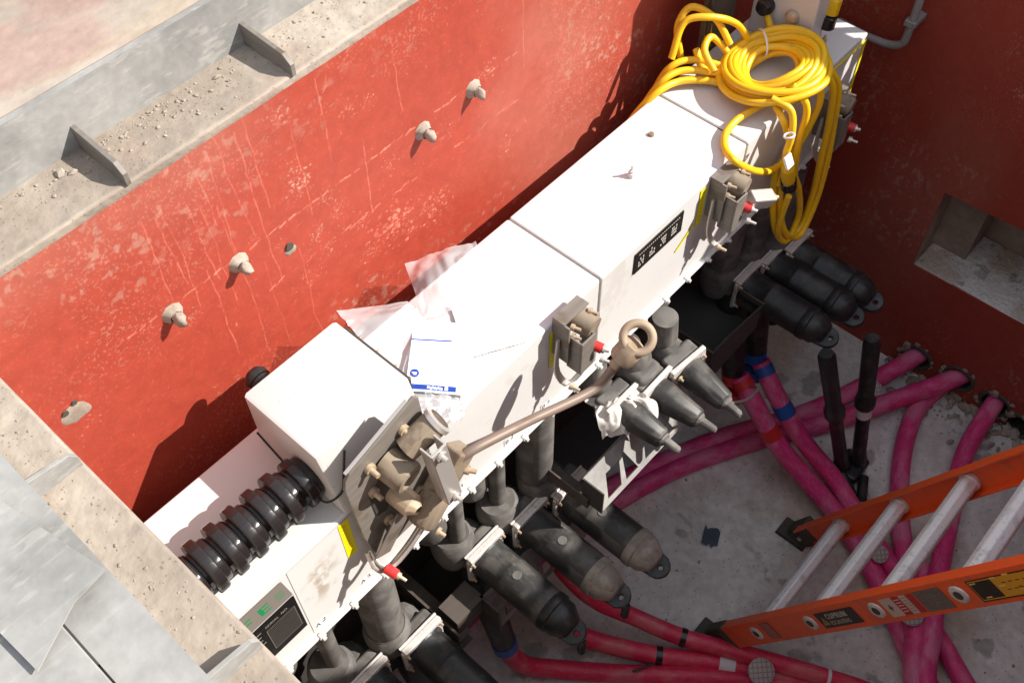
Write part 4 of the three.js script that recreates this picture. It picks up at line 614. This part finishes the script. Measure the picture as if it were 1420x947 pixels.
cable('pink cable from the second wall hole, passing in front of the other long one', [[2.80, 0.12, -0.18], [2.64, 0.106, -0.240], [2.43, 0.075, -0.36], [2.20, 0.04, -0.50], [1.97, 0.035, -0.65], [1.68, 0.035, -0.80], [1.42, 0.035, -0.885], [1.0, 0.035, -0.97], [0.6, 0.035, -0.99]], M.pink, 0.034);
cable('pink cable with red tape dropping from the nearest far connector and crossing under the ladder', [[1.90, 0.42, -0.76], [1.885, 0.36, -0.68], [1.89, 0.22, -0.56], [1.91, 0.09, -0.40], [1.90, 0.035, -0.28], [1.82, 0.035, -0.11], [1.72, 0.035, 0.04], [1.55, 0.035, 0.28], [1.5, 0.035, 0.42]], M.pink, 0.034, [[0.02, 0.03, M.red], [0.16, 0.05, M.red]]);
cable('pink cable with blue tape dropping from the middle far connector', [[1.995, 0.42, -0.74], [1.97, 0.34, -0.64], [1.97, 0.2, -0.50], [1.99, 0.08, -0.36], [1.96, 0.035, -0.25], [1.88, 0.035, -0.09], [1.78, 0.085, 0.06], [1.60, 0.04, 0.22], [1.50, 0.035, 0.48]], M.pink, 0.032, [[0.02, 0.035, M.blue], [0.12, 0.05, M.blue]]);
cable('pink cable running straight down the floor from beneath the second wall hole', [[2.63, 0.035, -0.27], [2.49, 0.035, -0.29], [2.39, 0.035, -0.275], [2.23, 0.035, -0.22], [2.03, 0.035, -0.11], [1.86, 0.05, 0.01], [1.69, 0.09, 0.12], [1.56, 0.06, 0.20], [1.36, 0.035, 0.40]], M.pink, 0.033);
cable('magenta cable from the third wall hole passing behind the ladder rungs', [[2.80, 0.10, -0.10], [2.65, 0.089, -0.09], [2.41, 0.05, -0.07], [2.12, 0.05, 0.02], [1.90, 0.08, 0.09], [1.71, 0.11, 0.16], [1.57, 0.07, 0.23], [1.36, 0.035, 0.42]], M.pink, 0.033);
cable('dull purple cable end crossing under the others below the ladder', [[1.93, 0.033, 0.03], [1.80, 0.033, 0.10], [1.73, 0.033, 0.22], [1.66, 0.033, 0.34], [1.6, 0.033, 0.5]], M.pink, 0.031);
cable('crimson cable from behind the middle barrel, black band near its start', [[1.02, 0.44, -0.83], [1.03, 0.30, -0.78], [1.07, 0.16, -0.68], [1.13, 0.10, -0.56], [1.18, 0.085, -0.42], [1.26, 0.08, -0.26], [1.36, 0.075, -0.05], [1.44, 0.06, 0.13], [1.5, 0.04, 0.4]], M.crimson, 0.028, [[0.42, 0.018, M.gloss], [0.72, 0.01, M.whiteTape]]);
cable('crimson cable with a white sleeve band, in the middle of the three at the bottom', [[0.90, 0.42, -0.84], [0.91, 0.26, -0.79], [0.96, 0.10, -0.68], [1.08, 0.045, -0.47], [1.21, 0.04, -0.28], [1.34, 0.035, -0.04], [1.45, 0.035, 0.18], [1.5, 0.035, 0.45]], M.crimson, 0.030, [[0.40, 0.02, M.gloss], [0.53, 0.05, M.whiteTape, 'sleeve_band']]);
cable('crimson cable lowest at the bottom edge of the picture, coming from the leftmost barrel', [[0.752, 0.27, -0.778], [0.760, 0.17, -0.758], [0.79, 0.08, -0.72], [0.87, 0.04, -0.63], [0.98, 0.035, -0.49], [1.18, 0.032, -0.25], [1.30, 0.03, -0.08], [1.4, 0.03, 0.12], [1.4, 0.03, 0.4]], M.crimson, 0.030);
// round tags
for (const [x, y, z, R, l] of [[1.84, 0.09, -0.095, 0.029, 'round metal tag on the cables between the second and third ladder rungs'], [1.70, 0.145, 0.085, 0.038, 'round metal tag showing below the near ladder rail'], [1.25, 0.105, -0.165, 0.041, 'round mesh tag lying on the crimson cables'], [2.385, 0.11, -0.445, 0.03, 'round clear tag on the cable behind the black rod']])
  single('cable_tag', lathe([[0, 0.002], [R - 0.005, 0.002], [R - 0.004, 0.004], [R, 0.003], [R, -0.001], [0, -0.002]], [x, y, z], [x - 0.3, y + 1, z + 0.25], 26), M.tagMetal, l, 'tag', 'round cable tags');
// black upright splice rods and their lower joint
function rod(label, b, tp, bands) {
  const t = thing('black_splice_rod', label, 'cable splice', b, 'black splice rods standing at the right wall'), a = V(...b), d = V(...tp).sub(a), L = d.length();
  part('tube', lathe([[0.028, 0], [0.030, 0.05], [0.024, 0.09], [0.023, L * 0.45], [0.026, L * 0.5], [0.034, L * 0.52], [0.034, L * 0.56], [0.026, L * 0.6], [0.027, L * 0.8], [0.027, L - 0.02], [0.02, L], [0, L]], b, tp), M.black, t);
  if (bands) part('label_band', cyl(a.clone().addScaledVector(d, 0.44).toArray(), a.clone().addScaledVector(d, 0.50).toArray(), 0.0265), M.whiteTape, t);
  return t;
}
rod('black splice rod with a white label band, nearer the wall holes', [2.12, 0.03, -0.33], [2.075, 0.735, -0.455], true);
rod('black splice rod without a label, behind the blue taped cable', [2.07, 0.03, -0.36], [1.90, 0.78, -0.52], false);
{
  const t = thing('splice_base', 'dark clamp with clear plastic joining the feet of the black rods', 'clamp', [2.1, 0, -0.33]);
  part('clamp_body', [bx(2.04, 2.15, 0.0, 0.06, -0.39, -0.30, 0.012), cyl([2.05, 0.04, -0.36], [2.0, 0.03, -0.28], 0.026, 0.02), cyl([2.10, 0.02, -0.29], [2.02, 0.02, -0.25], 0.018)], M.black, t);
  part('clear_cover', [lathe([[0.04, 0], [0.043, 0.01], [0.04, 0.014]], [2.03, 0.004, -0.27], [2.03, 1, -0.27])], M.film, t);
}
{ // drain fitting and dark odds on the floor
  single('floor_fitting', [cyl([1.97, 0, -0.19], [1.97, 0.02, -0.19], 0.03), cyl([1.99, 0.01, -0.17], [2.03, 0.02, -0.15], 0.012), new THREE.TorusGeometry(0.02, 0.005, 8, 20).rotateX(1.3).translate(2.0, 0.03, -0.17)], M.black, 'small dark pipe fitting on the floor behind the far ladder rail', 'fitting');
  const g = new THREE.PlaneGeometry(0.07, 0.055, 8, 6).rotateX(-Math.PI / 2), p = g.attributes.position; for (let i = 0; i < p.count; i++) { p.setY(i, 0.004 + 0.012 * hash(i, 2, 9)); p.setX(i, p.getX(i) * (0.7 + 0.5 * hash(i, 5, 5))); } g.computeVertexNormals(); const ms = M.grime.clone(); ms.color = lin(0.06, 0.09, 0.12); ms.side = THREE.DoubleSide; ms.name = 'blue_scrap';
  single('scrap', g.rotateY(0.4).translate(1.56, 0, -0.56), ms, 'crumpled dark blue scrap lying alone on the bare floor', 'scrap');
  const rg = []; const r = rng(77); for (let i = 0; i < 150; i++) { const q = new THREE.IcosahedronGeometry(0.003 + 0.017 * r() ** 3, 0).scale(1.5, 0.7, 1).rotateY(r() * 6).translate(2.63 - 0.20 * r() * r(), 0.004 + 0.012 * r(), -0.50 + 0.62 * r()); rg.push(q); }
  const e = part('rubble', rg, M.stone); e.userData = { label: 'broken mortar rubble below the duct holes', category: 'rubble', kind: 'stuff' };
  const wires = [[[1.42, 1.02, -0.57], [1.52, 0.92, -0.57], [1.66, 0.78, -0.6], [1.86, 0.46, -0.70]], [[0.99, 0.10, -0.46], [1.10, 0.03, -0.42], [1.22, 0.01, -0.36]]];
  single('wire', tube(wires[0], 0.004), M.bright, 'thin grey wire from the last small connector to the red taped cable', 'wire'); single('wire', tube(wires[1], 0.004), M.grime, 'thin dark wire trailing on the floor beside the crimson cables', 'wire');
  const coil = []; for (let i = 0; i <= 60; i++) coil.push([0.925 + 0.008 * Math.cos(i * 0.9), 0.635 + i * 0.0013, -0.492 + 0.008 * Math.sin(i * 0.9)]);
  single('bead_chain', tube(coil, 0.0026, 320, 6), M.gloss, 'small black coiled cord hanging at the nozzle of the middle barrel', 'cord');
  const coil2 = coil.map(([a, b, c]) => [a - 0.150, b, c - 0.024]); single('bead_chain', tube(coil2, 0.0026, 320, 6), M.gloss, 'small black coiled cord hanging below the leftmost barrel tip', 'cord');
}
// conduit on the right wall
{
  const t = thing('conduit', 'bent grey conduit pipe on the right wall at the top edge', 'conduit', [2.58, 1.32, -0.86]);
  part('pipe', tube([[2.60, 1.29, -1.05], [2.575, 1.305, -0.93], [2.575, 1.315, -0.86], [2.575, 1.335, -0.832], [2.575, 1.37, -0.828], [2.575, 1.6, -0.828], [2.575, 1.9, -0.828]], 0.012), M.galv, t);
  part('strap', [bx(2.56, XR, 1.40, 1.42, -0.845, -0.811, 0.003)], M.galv, t);
}

// ------------------------------------------------------------------ orange ladder
{
  const th = THREE.MathUtils.degToRad(21.73), O = V(1.5, 0, -0.345), t = thing('ladder', 'orange fibreglass ladder with pale rungs leaning over the floor cables', 'ladder', O.toArray());
  const place = (g) => { const k = g.userData.keepUV; g = g.rotateX(th).translate(O.x, O.y, O.z); g.userData.keepUV = k; return g; };       // local: x across, y up along the rail, z normal
  const XN = -0.235, XF = 0.245, W = 0.084, LEN = 2.9;
  const rail = (x, s) => { const sh = new THREE.Shape([[0, -W / 2], [s * 0.032, -W / 2], [s * 0.032, -W / 2 + 0.005], [s * 0.005, -W / 2 + 0.005], [s * 0.005, W / 2 - 0.005], [s * 0.032, W / 2 - 0.005], [s * 0.032, W / 2], [0, W / 2]].map(([a, b]) => new THREE.Vector2(a, b))); return place(new THREE.ExtrudeGeometry(sh, { depth: LEN, bevelEnabled: false }).rotateX(Math.PI / 2).translate(x, LEN + 0.09, 0)); };
  const RN = part('rail', rail(XN, 1), M.orange, t), RF = part('rail', rail(XF, -1), M.orange, t);
  for (let k = 0; k < 8; k++) {
    const y = 0.31 + 0.3085 * k, e = part('rung', place(lathe([[0.0245, 0], [0.0245, XF - XN - 0.012]], [XN + 0.006, y, 0], [1, y, 0], 20)), M.alu, t);
    parts('ferrule', [place(lathe([[0.012, -0.004], [0.02, -0.004], [0.0235, -0.002], [0.0245, 0.0], [0.0245, 0.002]], [XN, y, 0], [1, y, 0], 28)), place(lathe([[0.024, 0], [0.027, 0.012], [0.0245, 0.014]], [XN + 0.0055, y, 0], [1, y, 0], 22)), place(lathe([[0.0245, 0], [0.029, 0.004], [0.029, 0.014]], [XF - 0.02, y, 0], [1, y, 0], 22))], M.zinc, e);
    part('ferrule_bore', [place(cyl([XN - 0.003, y, 0], [XN - 0.0005, y, 0], 0.0145))], M.grime, e);
  }
  for (const [x, rl] of [[XN, RN], [XF, RF]]) {
    const f = part('foot', [place(bx(x - 0.004, x + 0.036, 0.03, 0.135, -W / 2 - 0.004, W / 2 + 0.004, 0.006)), bx(O.x + x - 0.02, O.x + x + 0.05, 0.006, 0.020, -0.405, -0.300, 0.004), place(bx(x - 0.008, x - 0.003, 0.0, 0.12, -0.03, 0.03, 0.002)), place(bx(x + 0.035, x + 0.040, 0.0, 0.12, -0.03, 0.03, 0.002))], M.grime, t);
    part('rubber_pad', bx(O.x + x - 0.022, O.x + x + 0.052, 0.0, 0.0055, -0.408, -0.298, 0.0015), M.black, f); part('foot_bolt', place(cyl([x - 0.014, 0.05, 0], [x + 0.045, 0.05, 0], 0.008)), M.bright, f);
  }
  const stick = (y0, y1, hw, tx) => { const X = XN - 0.0012; return part('label', place(quad([X, y0, hw], [X, y1, hw], [X, y1, -hw], [X, y0, -hw])), decalMat(tx, 0.5), RN); };
  stick(0.665, 0.845, 0.026, canvasTex(512, 148, (g, w, h) => { g.fillStyle = '#2d2a27'; g.fillRect(0, 0, w, h); g.fillStyle = '#b09038'; g.beginPath(); g.moveTo(20, 120); g.lineTo(62, 40); g.lineTo(104, 120); g.fill(); g.fillStyle = '#222'; g.fillRect(56, 70, 10, 28); g.fillRect(56, 104, 10, 9); g.fillStyle = '#d8cfc0'; g.font = 'bold 66px sans-serif'; g.fillText('CUPRUM', 118, 70); g.fillStyle = '#c2b49c'; g.font = 'bold 50px sans-serif'; g.fillText('ESCALERAS', 118, 126); for (let i = 0; i < 160; i++) { g.fillStyle = i % 2 ? '#2d2a27' : '#8a6a50'; g.fillRect(hash(i, 1, 1) * w, hash(i, 2, 1) * h, 12 * hash(i, 3, 1), 3); } }));
  stick(0.965, 1.095, 0.028, canvasTex(256, 128, (g, w, h) => { g.fillStyle = '#c9b6a8'; g.fillRect(0, 0, w, h); g.fillStyle = '#b82a28'; g.fillRect(96, 0, 60, h); g.fillRect(208, 0, 48, h); g.fillStyle = '#333'; g.fillRect(36, 44, 12, 42); g.fillRect(28, 60, 30, 10); g.fillStyle = '#ddd'; for (let i = 0; i < 5; i++) g.fillRect(104, 20 + i * 20, 40, 5); g.fillStyle = '#777'; for (let i = 0; i < 6; i++) g.fillRect(164, 16 + i * 18, 38, 4); }));
  stick(1.1, 1.195, 0.030, canvasTex(128, 96, (g, w, h) => { g.fillStyle = '#6d625a'; g.fillRect(0, 0, w, h); for (let i = 0; i < 300; i++) { g.fillStyle = i % 2 ? '#84776c' : '#5a5049'; g.fillRect(hash(i, 4, 2) * w, hash(i, 5, 2) * h, 8, 2); } }));
  stick(1.285, 1.75, 0.030, canvasTex(640, 96, (g, w, h) => { g.fillStyle = '#d79a22'; g.fillRect(0, 0, w, h); g.strokeStyle = '#2c231a'; g.lineWidth = 5; g.strokeRect(3, 3, w - 6, h - 6); g.fillStyle = '#2e261d'; g.fillRect(8, 10, 92, h - 20); g.strokeStyle = '#43341f'; g.lineWidth = 3; for (let i = 0; i < 14; i++) { g.beginPath(); let x = 120 + hash(i, 1, 7) * 480, y = hash(i, 2, 7) * 90; g.moveTo(x, y); for (let j = 0; j < 3; j++) { x += 30 * (hash(i, j, 8) - 0.3); y += 40 * (hash(i, j, 9) - 0.5); g.lineTo(x, y); } g.stroke(); } g.fillStyle = '#5b4420'; for (let i = 0; i < 34; i++) g.fillRect(130 + (i % 17) * 28, 30 + Math.floor(i / 17) * 30, 16, 4); g.fillStyle = '#e8c66a'; for (let i = 0; i < 30; i++) g.fillRect(hash(i, 7, 7) * w, hash(i, 8, 7) * h, 24, 6); }));
  stick(0.33 + 0.035, 0.42, 0.030, canvasTex(64, 96, (g, w, h) => { g.fillStyle = '#a04034'; g.fillRect(0, 0, w, h); g.fillStyle = '#b98d80'; for (let i = 0; i < 9; i++) g.fillRect(6, 8 + i * 10, 50, 4); }));
}
scene.traverse((o) => { if (o.isMesh) o.castShadow = o.receiveShadow = true; });
renderer.render(scene, camera);
